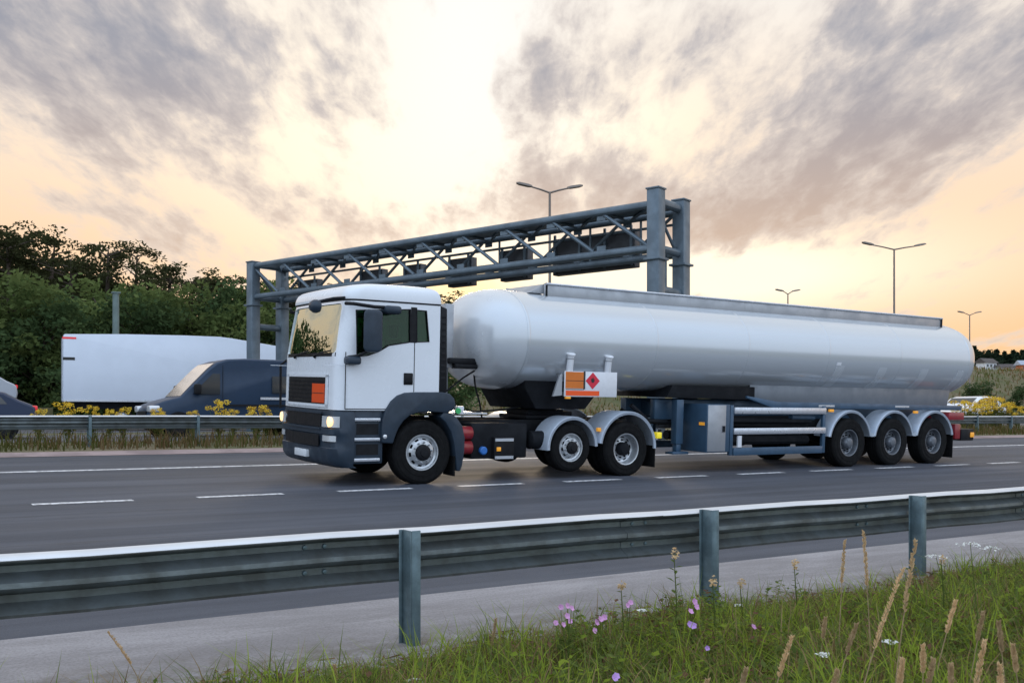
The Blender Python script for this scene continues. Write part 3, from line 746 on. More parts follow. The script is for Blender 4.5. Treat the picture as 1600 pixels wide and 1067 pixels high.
# --- mirrors
def mirror_box(x0, x1, h0, h1, y0, y1, name, parent, bevel=.04):
    return T(MB().box(x0, x1, y0, y1, h0, h1), name, M['plastic'], parent, bevel=bevel, seg=3, smooth=50)
for sgn in (1, -1):
    fy = (lambda y: y) if sgn > 0 else (lambda y: 2.46 - y)
    a, b = sd(560, 483, -.16), sd(595, 551, -.16)
    mi = part_empty('mirror_assembly', TRK, (0, 0, 0))
    ya, yb = sorted((fy(-.30), fy(-.05)))
    ms = MB(); 
    x0_, x1_, z0_, z1_ = a[0] + .03, b[0] - .03, b[1], a[1]
    ms.loft([[(x0_ + dx0, ya, z0_ + dz), (x0_ + dx0 + .12, yb, z0_ + dz), (x1_ - dx0, yb, z0_ + dz), (x1_ - dx0, ya, z0_ + dz)] for dz, dx0 in ((0, .05), (.05, 0), (z1_ - z0_ - .05, 0), (z1_ - z0_, .05))])
    T(ms, 'main_mirror', M['plastic'], mi, bevel=.03, seg=3, smooth=50)
    T(MB().box(x1_ - .004, x1_ + .004, ya + .04, yb - .04, z0_ + .3, z1_ - .05), 'mirror_glass', M['darkglass'], mi)
    c, d = sd(597, 474, -.14), sd(627, 492, -.14)
    T(MB().box(c[0] + .02, d[0] - .03, *sorted((fy(-.25), fy(-.02))), d[1], c[1] - .03), 'kerb_mirror', M['plastic'], mi, bevel=.05, seg=3, smooth=60)
    zt_ = a[1] + .03; mb = MB().tube([(6.05, fy(.02), zt_ + .06), (6.1, fy(-.15), zt_ + .05), (x1_ - .1, fy(-.17), zt_ + .02), (d[0] - .05, fy(-.13), c[1] - .06)], .028, 8); T(mb, 'mirror_arm', M['black'], mi)
    mb = MB().tube([(6.10, fy(.03), 2.02), (6.2, fy(-.12), 2.04), ((x0_ + x1_) / 2, fy(-.17), z0_ + .02)], .025, 8); T(mb, 'mirror_arm', M['black'], mi)
    e, g = sd(529, 554, -.05), sd(563, 571, -.05)
    T(MB().box(e[0] + .12, g[0] - .02, *sorted((fy(-.16), fy(.06))), g[1] + .01, e[1] - .02), 'mirror_foot', M['plastic'], mi, bevel=.04, seg=3, smooth=60)
    if sgn > 0:
        mb = MB(); mb.tube([(6.05, .05, 2.93), (5.92, .18, 2.92), (5.70, .26, 2.86)], .025, 8)
        T(mb, 'mirror_arm', M['black'], mi)
        mb = MB(); n = 18
        mb.loft([[(5.66 + dx, .28 + r_ * 1.25 * math.cos(k * math.tau / n), 2.79 + r_ * math.sin(k * math.tau / n)) for k in range(n)] for r_, dx in ((.02, -.09), (.07, -.075), (.10, -.03), (.105, .02), (.09, .06), (.03, .065))])
        T(mb, 'front_view_mirror', M['plastic'], mi, smooth=60)
# tow pin / aerial blobs on the front edge of the far side
T(MB().tube([(5.98, 2.42, 1.98), (5.90, 2.50, 1.9), (5.91, 2.51, 1.15)], .022, 8), 'grab_rail', M['black'])

# --- chassis
mb = MB()
for y in (.72, 1.60): mb.box(7.6, 12.5, y, y + .12, .78, 1.02)
mb.box(8.6, 8.7, .84, 1.6, .8, 1.0); mb.box(10.9, 11.0, .84, 1.6, .8, 1.0); mb.box(12.3, 12.38, .84, 1.6, .8, 1.0)
mb.box(6.3, 7.7, .5, 1.96, .62, 1.1)
for xx, hh in ((7.43, .52), (10.4, .55), (11.66, .5)): mb.tube([(xx, .3, hh), (xx, 2.16, hh)], .09, 10)
CH = T(mb, 'chassis', M['chassis'], bevel=.01)
mb = MB(); mb.lathe([(.001, 0), (.001, 0)], (0, 0, 0), 3) if False else None
mb.box(9.9, 10.9, .75, 1.71, 1.03, 1.10); mb.box(10.0, 10.8, .85, 1.61, 1.10, 1.20); mb.box(10.7, 11.1, 1.0, 1.46, 1.05, 1.16); T(mb, 'fifth_wheel', M['chassis'], bevel=.02)
# deck plate, exhaust stack, tanks and battery box on the near side
mb = MB(); mb.box(7.85, 8.95, .55, 2.0, 1.12, 1.15); T(mb, 'deck_plate', M['alu'])
sx0, sz1 = sd(692, 475, .9); sx1, sz0 = sd(711, 566, .9)
T(MB().box(sx0 - .02, sx1 - .12, .75, 1.15, sz0 - .1, sz1), 'exhaust_stack', M['grey_alu'], bevel=.02)
T(MB().tube([(sx1 - .2, .95, 1.1), (sx1 - .2, .95, sz0)], .08, 10), 'exhaust_pipe', M['grey_alu'])
mb = MB()
for k, h in enumerate((.58, .82)): mb.tube([(8.07, .18, h), (8.09, .18, h), (8.40, .18, h), (8.44, .18, h)], [.05, .115, .115, .05], 16)
T(mb, 'air_tank', M['red'], smooth=60)
T(MB().box(8.42, 9.55, .18, .7, .38, .98), 'battery_box', M['chassis'], bevel=.03)
mb = MB(); T(MB().lathe([(.07, .03), (.07, -.03), (.05, -.045), (.001, -.045)], (sd(757, 703, .1)[0], .15, .52), 16), 'filler_cap', M['bluecap'])
a, b = sd(772, 683, .1), sd(802, 717, .1)
bx = T(MB().box(a[0], b[0], .08, .3, b[1], a[1]), 'equipment_box', M['black'], bevel=.01)
T(MB().box(a[0] + .01, b[0] - .02, .068, .09, a[1] - .07, a[1] - .02), 'trim_strip', M['alu'], bx); T(MB().box(a[0] + .01, b[0] - .02, .068, .09, b[1] + .01, b[1] + .06), 'trim_strip', M['alu'], bx)
c = sd(779, 702, .08); T(MB().box(c[0] - .04, c[0] + .04, .06, .09, c[1] - .03, c[1] + .04), 'side_marker', M['amber'], bx, bevel=.008)
T(MB().tube([(9.62, .28, .68), (9.65, .28, .68), (10.0, .28, .68)], [.1, .16, .16], 16), 'air_tank', M['chassis'])
# mudguards: part ring over each wheel, with a bright outer lip
def mudguard(parent, off, x, h, r, t0, t1, w, flap=None, far=False, name='mudguard'):
    n = 26; y0 = -.02; f = (lambda y: 2.46 - y) if far else (lambda y: y)
    mb = MB(); outer_, inner_ = [], []
    for k in range(n + 1):
        t = R(t0 + (t1 - t0) * k / n); cx, sx_ = math.cos(t), math.sin(t)
        outer_.append((cx, sx_))
    rings = []
    for cx, sx_ in outer_:
        q = [(r - .045, y0), (r + .0, y0 - .012), (r + .018, y0 + .01), (r + .018, y0 + w), (r, y0 + w), (r, y0 + .03), (r - .045, y0 + .03)]
        rings.append([(x + rr * cx, f(yy), h + rr * sx_) for rr, yy in q])
    mb.loft(rings); o = mb.build(name, M['guard'], parent, off, smooth=40)
    if flap:
        mb = MB(); x_ = x + r * math.cos(R(flap[0])); 
        ya, yb = sorted((f(y0 + .02), f(y0 + w - .04)))
        mb.box(x_ - .012, x_ + .012, ya, yb, flap[1], h + r * math.sin(R(flap[0])) + .05); mb.build('mud_flap', M['rubber'], parent, off)
    return o
for far in (False, True):
    mudguard(TRK, TO, 10.40, .55, .54, 2, 184, .5, None, far)
    mudguard(TRK, TO, 11.66, .53, .655, -2, 172, .62, (-2, .15), far)
T(MB().box(10.99, 11.06, .03, .1, .83, .9), 'side_marker', M['amber'], bevel=.01)
# suzi coils and hoses between cab and trailer
mb = MB()
def coil(p0, p1, sag, turns, r, n=120):
    p0, p1 = Vector(p0), Vector(p1); d = (p1 - p0); ax = Vector((-d.z, 0, d.x)).normalized() if abs(d.x) + abs(d.z) > 0 else Vector((1, 0, 0)); ay = Vector((0, 1, 0))
    out = []
    for i in range(n + 1):
        t = i / n; q = p0 + d * t + Vector((0, 0, -sag * 4 * t * (1 - t))); a = t * turns * math.tau; out.append(q + ax * math.cos(a) * r + ay * math.sin(a) * r)
    return out
qa, qb = sd(701, 556, .7), sd(752, 575, .7); mb.box(qa[0], qb[0], .66, .9, qb[1] + .06, qa[1] - .03); mb.box(qa[0] + .1, qb[0] - .1, .64, .8, qb[1] - .02, qb[1] + .06); T(mb, 'hose_bracket', M['black'], bevel=.02)
for k, (yy, dx) in enumerate(((.85, 0), (1.0, .08), (1.15, .02))):
    T(MB().tube(coil((8.0 + dx, yy, 1.95), (8.1 + dx, yy, 1.25), .0, 7, .045), .014, 6), 'coiled_air_line', M['black'])
T(MB().tube([(8.95, .8, 1.95), (8.6, .8, 1.75), (8.25, .8, 1.5), (8.0, .8, 1.25)], .016, 6), 'air_line', M['black'])
T(MB().tube([(8.85, .9, 1.95), (8.9, .9, 1.6), (9.0, .9, 1.3), (9.05, .9, 1.05)], .018, 6), 'air_line', M['black'])
T(MB().tube([(8.0, .7, 1.4), (8.3, .7, 1.22), (8.8, .7, 1.16), (9.4, .75, 1.2), (9.9, .9, 1.25)], .016, 6), 'air_line', M['black'])
c = sd(717, 641, .3); mb = MB().box(c[0] - .03, c[0] + .09, .28, .4, c[1] - .07, c[1] + .07); T(mb, 'work_lamp', M['signwhite'], bevel=.01)
T(MB().lathe([(.05, .02), (.05, -.02), (.001, -.02)], (c[0] - .03, .28, c[1] - .01), 12), 'valve_cap', M['greenlens'])
# ------------------------------------------------------------------ the tanker: semi-trailer
LX = 19.3
TRL = thing('tank_trailer', 'long white cylindrical fuel tank trailer on three rear axles', 'trailer', (LX, D0, 0), (ROLL, 0, 0))
LO = (LX, 0, 0)
def L(mb, name, m, parent=None, **k):
    return mb.build(name, m, parent or TRL, LO, **k)
TC, TAY, TAZ = (1.25, 2.462), 1.265, .897
def tank_ring(x, s, n=72, grow=0.):
    out = []
    for k in range(n):
        t = math.tau * k / n; c, s_ = math.cos(t), math.sin(t); e = 2 / 2.25
        out.append((x, TC[0] + (TAY * s + grow) * math.copysign(abs(c) ** e, c), TC[1] + (TAZ * s + grow) * math.copysign(abs(s_) ** e, s_)))
    return out
XF, XB = 9.42, 22.08
rings = []
for k in range(16):   # dished front end
    ph = R(90) * k / 15; rings.append(tank_ring(XF - .80 * (1 - max(0.004, math.sin(ph)) ** 2.3) ** (1 / 2.3), max(.004, math.sin(ph)) ))
D_END = L(MB().loft(rings, True, False), 'front_dished_end', M['dish'], smooth=60)
rings = [tank_ring(XF + .0015 + (XB - XF) * k / 40, 1) for k in range(41)]
TANK = L(MB().loft(rings, False, False), 'tank', M['tank'], smooth=60)
rings = []
for k in range(16):
    ph = R(90) * (15 - k) / 15; rings.append(tank_ring(XB + .002 + .76 * (1 - max(.004, math.sin(ph)) ** 2.3) ** (1 / 2.3), max(.004, math.sin(ph))))
L(MB().loft(rings, False, True), 'rear_dished_end', M['tank'], smooth=60)
for x in (XF, 12.3, 14.7, 17.1, 19.5, XB):
    w = .03 if x in (XF, XB) else .022
    L(MB().loft([tank_ring(x - w, 1, grow=.0005), tank_ring(x - w * .4, 1, grow=.008 if x in (XF, XB) else .0055), tank_ring(x + w * .4, 1, grow=.008 if x in (XF, XB) else .0055), tank_ring(x + w, 1, grow=.0005)], False, False), 'weld_seam', M['tank'], TANK, smooth=60)
def saddle(x, w, t0, t1, grow=.008, name='doubler_plate', m=None):
    """plate lying on the tank shell between two angles (0 = near side, 90 = straight down)"""
    mb = MB(); n = 14; rows = []
    for g in (grow, -.02):
        for xx in (x - w / 2, x + w / 2):
            row = []
            for k in range(n + 1):
                t = R(180 + t0 + (t1 - t0) * k / n); c, s_ = math.cos(t), math.sin(t); e = 2 / 2.25
                row.append((xx, TC[0] + (TAY + g) * math.copysign(abs(c) ** e, c), TC[1] + (TAZ + g) * math.copysign(abs(s_) ** e, s_)))
            rows.append(row)
    a, b, c, d = rows; mb.loft([a, b, d, c, a], False, False, False); 
    return L(mb, name, m or M['dish'], TANK, smooth=50)
for px in (1305, 1372, 1437, 1493):
    saddle(sd(px, 595, .15)[0], .26, 14, 62)
saddle(sd(1301, 590, .15)[0] + .02, .12, 10, 14, .014, 'reflector_plate', M['signwhite'])
# coaming with hand rail box along the top
mb = MB(); x0, x1 = 10.12, 21.8; y0, y1 = .58, 1.92
mb.prism([(x0, 3.21), (x1, 3.195), (x1, 3.47), (x0, 3.485)], y0, y0 + .05); mb.prism([(x0, 3.21), (x1, 3.195), (x1, 3.47), (x0, 3.485)], y1 - .05, y1)
mb.box(x1 - .05, x1 - .003, y0 + .05, y1 - .05, 3.2, 3.468)
mb.add([(x0 - .30, y0 + .05, 3.30), (x0 + .02, y0 + .05, 3.30), (x0 + .02, y0 + .05, 3.478), (x0 - .30, y1 - .05, 3.30), (x0 + .02, y1 - .05, 3.30), (x0 + .02, y1 - .05, 3.478)], [(0, 1, 2), (3, 5, 4), (0, 2, 5, 3), (0, 3, 4, 1), (1, 4, 5, 2)])
COAM = L(mb, 'coaming', M['grey_alu'], bevel=.012)
mb = MB(); mb.tube([(x0 + .02, y0 - .012, 3.475), (x1, y0 - .012, 3.46)], .022, 8); L(mb, 'top_rail', M['alu'], COAM)
mb = MB(); mb.box(x0 + .02, x0 + .055, y0 - .014, y0 + .02, 3.2, 3.49); mb.box(x1 - .05, x1 + .01, y0 - .014, y0 + .02, 3.19, 3.475); L(mb, 'end_post', M['chassis'], COAM)
for px in (1085, 1190, 1338):
    x = sd(px, 470, 1.2)[0]; L(MB().loft([[(x + r_ * math.cos(q * math.tau / 20), 1.25 + r_ * math.sin(q * math.tau / 20), h) for q in range(20)] for r_, h in ((.30, 3.34), (.30, 3.46), (.26, 3.52), (.1, 3.545))]), 'manhole_lid', M['grey_alu'], TANK, smooth=50)
# placard board
a, b = sd(882, 579.5, -.02), sd(963, 620.5, -.02)
PX0, PX1, PH1, PH0 = a[0], b[0], a[1], b[1]
BRD = L(MB().box(PX0, PX1, -.03, -.012, PH0, PH1), 'hazard_board', M['signwhite'], bevel=.006)
def on_board(px0, py0, px1, py1, m, name, y=-.034, lab=None):
    q0, q1 = sd(px0, py0, -.03), sd(px1, py1, -.03)
    o = L(MB().box(q0[0], q1[0], y, -.028, q1[1], q0[1]), name, m, BRD, smooth=0)
    if lab: o['label'] = lab
    return q0, q1
on_board(884, 580.5, 912, 607, M['orange_dark'], 'hazard_panel', lab='orange upper panel with a black bar')
on_board(884, 594, 912, 595.5, M['blackpaint'], 'hazard_panel_bar', y=-.036); on_board(912, 580, 914, 608, M['blackpaint'], 'hazard_panel_edge', y=-.036)
on_board(884, 607.5, 912, 609, M['blackpaint'], 'hazard_panel_edge', y=-.036)
on_board(884, 610, 936, 618.5, M['brightorange'], 'hazard_strip', lab='bright orange strip along the bottom')
c0 = sd(926, 595, -.03); hw = (sd(937, 595, -.03)[0] - sd(915, 595, -.03)[0]) / 2; hh = .15
L(MB().prism([(c0[0] - hw, c0[1]), (c0[0], c0[1] - hh), (c0[0] + hw, c0[1]), (c0[0], c0[1] + hh)], -.036, -.028), 'flammable_diamond', M['redlabel'], BRD, smooth=0)
fl = [(-.02, -.055), (.025, -.05), (.045, -.01), (.03, .03), (.02, .01), (.005, .06), (-.02, .02), (-.035, .035), (-.045, -.01)]
L(MB().prism([(c0[0] + a_ * .9, c0[1] + b_ * .9 + .015) for a_, b_ in fl], -.039, -.03), 'flame_symbol', M['blackpaint'], BRD, smooth=0)
mb = MB(); 
for x in (PX0 + .02, PX1 - .06): mb.box(x, x + .05, -.01, .35, PH0 + .02, PH0 + .08); mb.box(x, x + .05, -.01, .25, PH1 - .1, PH1 - .04)
L(mb, 'board_bracket', M['grey_alu'], BRD)
for px0, px1, py0, py1 in ((884, 899, 549, 578), (941, 961, 553, 579)):
    q0, q1 = sd(px0, py0, 0), sd(px1, py1, 0); xm = (q0[0] + q1[0]) / 2; mb = MB()
    mb.tube([(xm, .03, q1[1] - .03), (xm, -.01, q0[1] - .05)], .062, 14); o = L(mb, 'vent_pipe', M['signwhite'])
    L(MB().tube([(xm, .0, q0[1] - .055), (xm, -.01, q0[1] - .03)], .085, 14), 'vent_cap', M['signwhite'], o)
    L(MB().tube([(xm, .012, q0[1] - .13), (xm, .01, q0[1] - .11)], .075, 14), 'vent_band', M['grey_alu'], o)
mb = MB().prism([(PX0 - .22, 1.46), (PX0 - .03, 1.48), (PX0 - .03, 1.86), (PX0 - .08, 1.84)], .0, .04); L(mb, 'stone_guard', M['grey_alu'])
q = sd(887, 621, 0); L(MB().box(q[0] - .05, q[0] + .05, -.025, .02, q[1] - .02, q[1] + .05), 'side_marker', M['amber'])
# chassis under the tank
mb = MB(); mb.prism([(9.65, 1.60), (9.9, 1.22), (11.0, 1.22), (11.3, 1.56), (11.3, 1.75), (9.65, 1.75)], .45, 2.05); L(mb, 'king_pin_bolster', M['chassis'], bevel=.02)
mb = MB()
for y in (.72, 1.62): mb.box(12.9, 22.1, y, y + .14, 1.02, 1.42)
for x in (13.3, 15.2, 17.2, 18.6, 20.1, 21.9): mb.box(x, x + .1, .86, 1.62, 1.08, 1.36)
L(mb, 'chassis_rails', M['blue'], bevel=.012)
L(MB().prism([(12.9, 1.46), (15.3, 1.43), (15.3, 1.70), (13.05, 1.70)], .38, 2.1), 'tank_cradle', M['chassis'], bevel=.01)
for x in (17.2, 18.7, 20.2, 21.5): L(MB().box(x, x + .25, .5, 1.95, 1.40, 1.72), 'tank_saddle', M['blue'], bevel=.01)
q0 = sd(1168, 622, .05)[0]
mb = MB(); 
for y in (.06, 2.38): mb.prism([(q0, 1.47), (q0 + .75, 1.28), (21.95, 1.25), (21.95, 1.36), (q0 + .9, 1.405), (q0, 1.52)], y, y + .06)
L(mb, 'side_rail', M['blue'], bevel=.01)
for px in (1292, 1410):
    x = sd(px, 634, .05)[0]; L(MB().box(x - .25, x + .25, .052, .066, 1.31, 1.35), 'rail_reflector', M['alu'])
for px, py in ((1300, 641.5), (1432, 644)):
    x, h = sd(px, py, .0); L(MB().box(x - .07, x + .07, .0, .05, h - .03, h + .03), 'side_marker', M['amber'], bevel=.008)
for far in (False, True):
    y = (.42, .45) if not far else (2.01, 2.04)
    L(MB().prism([(15.2, 1.46), (15.9, 1.39), (21.9, 1.345), (22.0, 1.76), (15.2, 1.76)], *y), 'tank_skirt', M['skirt'], bevel=.008)
# landing legs
for y in (.35, 1.95):
    mb = MB(); mb.box(13.15, 13.33, y, y + .16, .55, 1.42); mb.box(13.18, 13.30, y + .02, y + .14, .40, .55); mb.box(13.04, 13.46, y - .03, y + .19, .35, .40)
    L(mb, 'landing_leg', M['blue'], bevel=.01)
L(MB().tube([(13.24, .5, .95), (13.24, 1.95, .95)], .04, 8), 'cross_shaft', M['chassis'])
# equipment cabinet
CAB2 = L(MB().box(13.62, 14.24, .0, .95, .40, 1.345), 'equipment_cabinet', M['blue'], bevel=.015)
L(MB().box(13.64, 14.12, -.012, .0, .42, 1.33), 'cabinet_door', M['grey_alu'], CAB2, bevel=.006)
mb = MB(); mb.box(14.03, 14.09, -.03, -.008, .80, .92); L(mb, 'door_latch', M['chassis'], CAB2)
L(MB().box(13.60, 13.622, .06, .2, .93, .99), 'side_marker', M['amber'], CAB2)
c_ = sd(1027, 680, .4); L(MB().box(c_[0] - .02, c_[0] + .1, .38, .5, c_[1] - .06, c_[1] + .06), 'yellow_cap', M['yellowlens'], bevel=.01)
mb = MB(); 
for k in range(3): mb.tube([(12.2, .6 + .3 * k, 1.3 - .1 * k), (12.6, .55 + .3 * k, 1.0), (13.1, .6 + .3 * k, .98)], .045, 8)
L(mb, 'loading_pipes', M['chassis'])
# side guard
x0, x1 = 14.27, sd(1291, 690)[0]
for far in (False, True):
    f = (lambda a, b: (2.46 - b, 2.46 - a)) if far else (lambda a, b: (a, b))
    g = part_empty('side_guard', TRL)
    for x in (x0, x1 - .1): L(MB().box(x, x + .09, *f(.02, .09), .33, 1.33), 'guard_post', M['blue'], g, bevel=.008)
    for h0, h1 in ((1.155, 1.29), (.745, .875)): L(MB().box(x0 + .095, x1 - .02, *f(-.005, .05), h0, h1), 'guard_rail', M['alu'], g, bevel=.018)
    L(MB().box(x0 + .095, x1 - .105, *f(.0, .05), .325, .48), 'guard_rail', M['blue'], g, bevel=.015)
    L(MB().box(x0 + .2, x0 + .30, *f(-.008, .03), .49, .72), 'reflector', M['yellowlens'] if False else M['signwhite'], g)
    for h, r_, y in ((1.02, .055, .2), (.93, .05, .3), (.62, .1, .3), (.98, .06, .48)): L(MB().tube([(x0 + .2, f(y, y)[0], h), (x1 - .3, f(y, y)[0], h - .02)], r_, 10), 'hose_tube', M['chassis'], g)
    L(MB().box(x0 + .5, x1 - .2, *f(.55, .62), .5, 1.1), 'inner_panel', M['chassis'], g)
    L(MB().tube([(x1 - .9, f(.2, .2)[0], 1.09), (x1 - .2, f(.2, .2)[0], 1.08)], .06, 10), 'outlet_pipe', M['blue'], g)
# axles, wheels and mudguards
for x in (17.86, 19.34, 20.83):
    L(MB().tube([(x, .3, .53), (x, 2.16, .53)], .075, 10), 'axle', M['chassis'])
    for y in (.72, 1.58):
        mb = MB(); mb.prism([(x - .75, .98), (x - .65, .62), (x + .1, .42), (x + .3, .5), (x + .3, .62), (x - .5, .85), (x - .55, .98)], y, y + .12); mb.tube([(x + .2, y + .06, .6), (x + .2, y + .06, 1.02)], .13, 14)
        L(mb, 'suspension_arm', M['chassis'])
    for far in (False, True):
        wheel(TRL, LO, x, .53, .535, 'trailer', far, yo=.0, width=.385)
        mudguard(TRL, LO, x, .53, .70, 12, 168, .42, None, far)
for x in (18.6, 20.08):
    for far in (False, True):
        f = (lambda a, b: (2.46 - b, 2.46 - a)) if far else (lambda a, b: (a, b))
        L(MB().prism([(x - .06, .66), (x + .06, .66), (x + .06, .74), (x - .06, .74)], *f(-.015, .36)), 'mudguard_joint', M['guard'])
for far in (False, True):
    f = (lambda a, b: (2.46 - b, 2.46 - a)) if far else (lambda a, b: (a, b))
    L(MB().box(21.535, 21.56, *f(.0, .40), .13, .72), 'mud_flap', M['rubber'])
    L(MB().box(17.0, 21.9, *f(.55, .7), .75, 1.02), 'suspension_beam', M['chassis'])
L(MB().box(21.45, 22.05, .05, 2.4, 1.02, 1.2), 'rear_panel', M['red'], bevel=.02)
L(MB().box(21.78, 22.0, .10, 2.36, .56, .92), 'rear_underrun_bar', M['red'], bevel=.02)
for far in (False, True):
    f = (lambda a, b: (2.46 - b, 2.46 - a)) if far else (lambda a, b: (a, b))
    lb = L(MB().box(22.0, 22.52, *f(.08, .5), .52, .80), 'rear_light_box', M['black'], bevel=.03)
    L(MB().box(22.50, 22.56, *f(.12, .46), .57, .75), 'tail_lamp', M['redlens'], lb, bevel=.01)
    L(MB().box(22.36, 22.5, *f(.06, .1), .60, .72), 'tail_lamp', M['amber'], lb, bevel=.01)
# ------------------------------------------------------------------ motorway traffic
def body_loft(prof, w, ins=.06, edge=.10):
    """side profile (x, h) carried across the width with rounded flanks"""
    q = inset(prof, ins)
    q2 = inset(prof, ins * .3)
    r = [(q, 0.), (q2, edge * .35), (prof, edge), (prof, w - edge), (q2, w - edge * .35), (q, w)]
    return MB().loft([[(x, y, h) for x, h in p] for p, y in r])
def simple_wheel(parent, x, r, w, wid=.22):
    for y, sg in ((-.01, 1), (w + .01, -1)):
        we = part_empty('wheel', parent, (x, y, r))
        MB().lathe([(r * .62, .03), (r * .66, 0), (r * .95, 0), (r, .04), (r, wid - .04), (r * .9, wid), (r * .5, wid)], (0, 0, 0), 28, sgn=sg).build('tyre', M['rubber'], we)
        MB().lathe([(r * .63, .03), (r * .56, .05), (r * .5, .06), (r * .2, .02), (.001, .02)], (0, 0, 0), 24, sgn=sg).build('rim', M['rim'], we)
def flat(poly, y, m, name, parent, th=.008):
    return MB().prism(poly, y - th, y + th).build(name, m, parent, smooth=0)
YAW = R(-7)
# van
p = at(236, 625, 32.0)
VAN = thing('panel_van', 'dark blue panel van with high roof driving left behind the barrier', 'van', (p.x, 32.0, .46), (0, 0, R(2)))
prof = [(0.02, .40), (-.02, .62), (.02, .88), (.14, 1.02), (.45, 1.14), (.92, 1.27), (1.35, 1.72), (1.78, 2.16), (2.05, 2.38), (2.4, 2.50), (3.0, 2.54), (5.75, 2.52), (5.9, 2.44), (5.98, 2.1), (6.0, .42), (5.4, .36), (.5, .34)]
vb = body_loft(prof, 2.02); vb.v = [(x, 1.01 + (y - 1.01) * (1 - .16 * max(0, 1 - max(x, 0) / 1.7) ** 1.5), h) for x, y, h in vb.v]
VB = vb.build('body', M['vanblue'], VAN, bevel=0, smooth=40)
mb = MB(); mb.loft([[(x - .012, y, h + .012) for x, h in ((.95, 1.29), (1.36, 1.73), (1.79, 2.17), (2.02, 2.36))] for y in (.16, 1.86)], False, False, False); mb.build('windscreen', M['skyglass'], VAN, smooth=40)
for y in (-.002, 2.022):
    flat([(1.28, 1.36), (2.15, 1.36), (2.15, 2.02), (1.92, 2.02)], y, M['darkglass'], 'door_window', VAN)
    flat([(3.9, 1.42), (4.75, 1.42), (4.75, 1.98), (3.9, 1.98)], y, M['darkglass'], 'side_window', VAN)
    flat([(2.3, .98), (5.85, .98), (5.85, 1.04), (2.3, 1.04)], y, M['black'], 'rubbing_strip', VAN, .012)
    flat([(3.5, 1.20), (5.4, 1.20), (5.4, 1.28), (3.5, 1.28)], y, M['alu'], 'silver_stripe', VAN, .006)
    flat([(2.24, .5), (2.255, .5), (2.255, 2.3), (2.24, 2.3)], y, M['black'], 'door_gap', VAN, .004)
    for x in (.85, 4.75): MB().lathe([(.001, 0), (.44, 0)], (x, y + (-.006 if y < 1 else .006), .36), 24).build('wheel_arch', M['black'], VAN)
for y in (.06, 1.55): MB().box(-.03, .30, y, y + .40, .78, .99).build('headlight', M['lens'], VAN, bevel=.05, seg=3, smooth=60)
MB().box(-.05, .02, .5, 1.5, .5, .82).build('grille', M['black'], VAN, bevel=.02); MB().box(-.08, .2, .08, 1.94, .34, .5).build('bumper', M['plastic'], VAN, bevel=.05)
MB().box(1.3, 1.5, -.24, -.02, 1.35, 1.68).build('door_mirror', M['black'], VAN, bevel=.05); MB().box(1.3, 1.5, 2.04, 2.26, 1.35, 1.68).build('door_mirror', M['black'], VAN, bevel=.05)
for x in (.85, 4.75): simple_wheel(VAN, x, .35, 2.02)
# cars
def car(name, lab, m, loc, yaw, L_=4.3, H=1.47, tail='hatch', group=None):
    t = thing(name, lab, 'car', loc, (0, 0, yaw), group)
    k = L_ / 4.3; hh = H / 1.47
    prof = [(0, .38), (-.04, .55), (.04, .74), (.5, .88), (1.1, .97), (1.45, 1.16), (1.85, 1.38), (2.3, 1.46), (2.9, 1.45), (3.45, 1.34), (3.85, 1.12), (4.15, 1.0), (4.28, .92), (4.34, .6), (4.28, .36), (3.6, .24), (.5, .24)]
    prof = [(x * k, h * hh) for x, h in prof]
    body_loft(prof, 1.78, .07, .14).build('body', m, t, smooth=40)
    S = lambda pl: [(x * k, h * hh) for x, h in pl]
    for y in (-.001, 1.781):
        flat(S([(1.40, .98), (2.35, .98), (2.35, 1.38), (1.92, 1.33)]), y, M['darkglass'], 'door_window', t); flat(S([(2.42, .98), (3.55, 1.0), (3.3, 1.30), (2.9, 1.38), (2.42, 1.385)]), y, M['darkglass'], 'door_window', t)
        for x in (.82, 3.45): MB().lathe([(.001, 0), (.37, 0)], (x * k, y + (-.006 if y < 1 else .006), .31), 24).build('wheel_arch', M['black'], t)
    for a, b, nm in ((5, 6, 'windscreen'), (9, 10, 'rear_window')):
        (xa, ha), (xb, hb_) = prof[a], prof[b]; n = Vector((-(hb_ - ha), xb - xa)).normalized() * .008
        MB().loft([[(xa + n.x, y, ha + n.y), (xb + n.x, y, hb_ + n.y)] for y in (.16, 1.62)], False, False, False).build(nm, M['darkglass'], t, smooth=0)
    for y in (.05, 1.4): 
        MB().box(4.12 * k, 4.33 * k, y, y + .33, .80 * hh, .96 * hh).build('tail_light', M['redlens'], t, bevel=.04); MB().box(-.02, .2 * k, y, y + .33, .62 * hh, .76 * hh).build('headlight', M['lens'], t, bevel=.03)
    for x in (.82, 3.45): simple_wheel(t, x * k, .32, 1.78)
    return t
p = at(57, 628, 31.5); c, s_ = math.cos(YAW), math.sin(YAW)
car('saloon_car', 'dark blue car leaving the left edge of the photo with red tail light', M['carblue'], (p.x - 4.3 * c, 31.5 - 4.3 * s_, .46), YAW)
p = at(1497, 630, 31.0); car('hatchback_car', 'white car roof behind the yellow flowers beyond the rear of the tank', M['carwhite'], (p.x, 31.0, .46), R(0), 4.4, 1.74)
p = at(27, 590, 54.0); car('hatchback_car', 'pale grey car at the foot of the wooded bank left of the white trailer', M['cargrey'], (p.x - 4.3, 54.0, 1.55), R(0), 4.3, 1.7)
MB().box(p.x - 12, p.x + 1.5, 53.3, 60, .3, 1.55).build('embankment_ledge', GROUND.data.materials[0], smooth=0)['kind'] = 'structure'
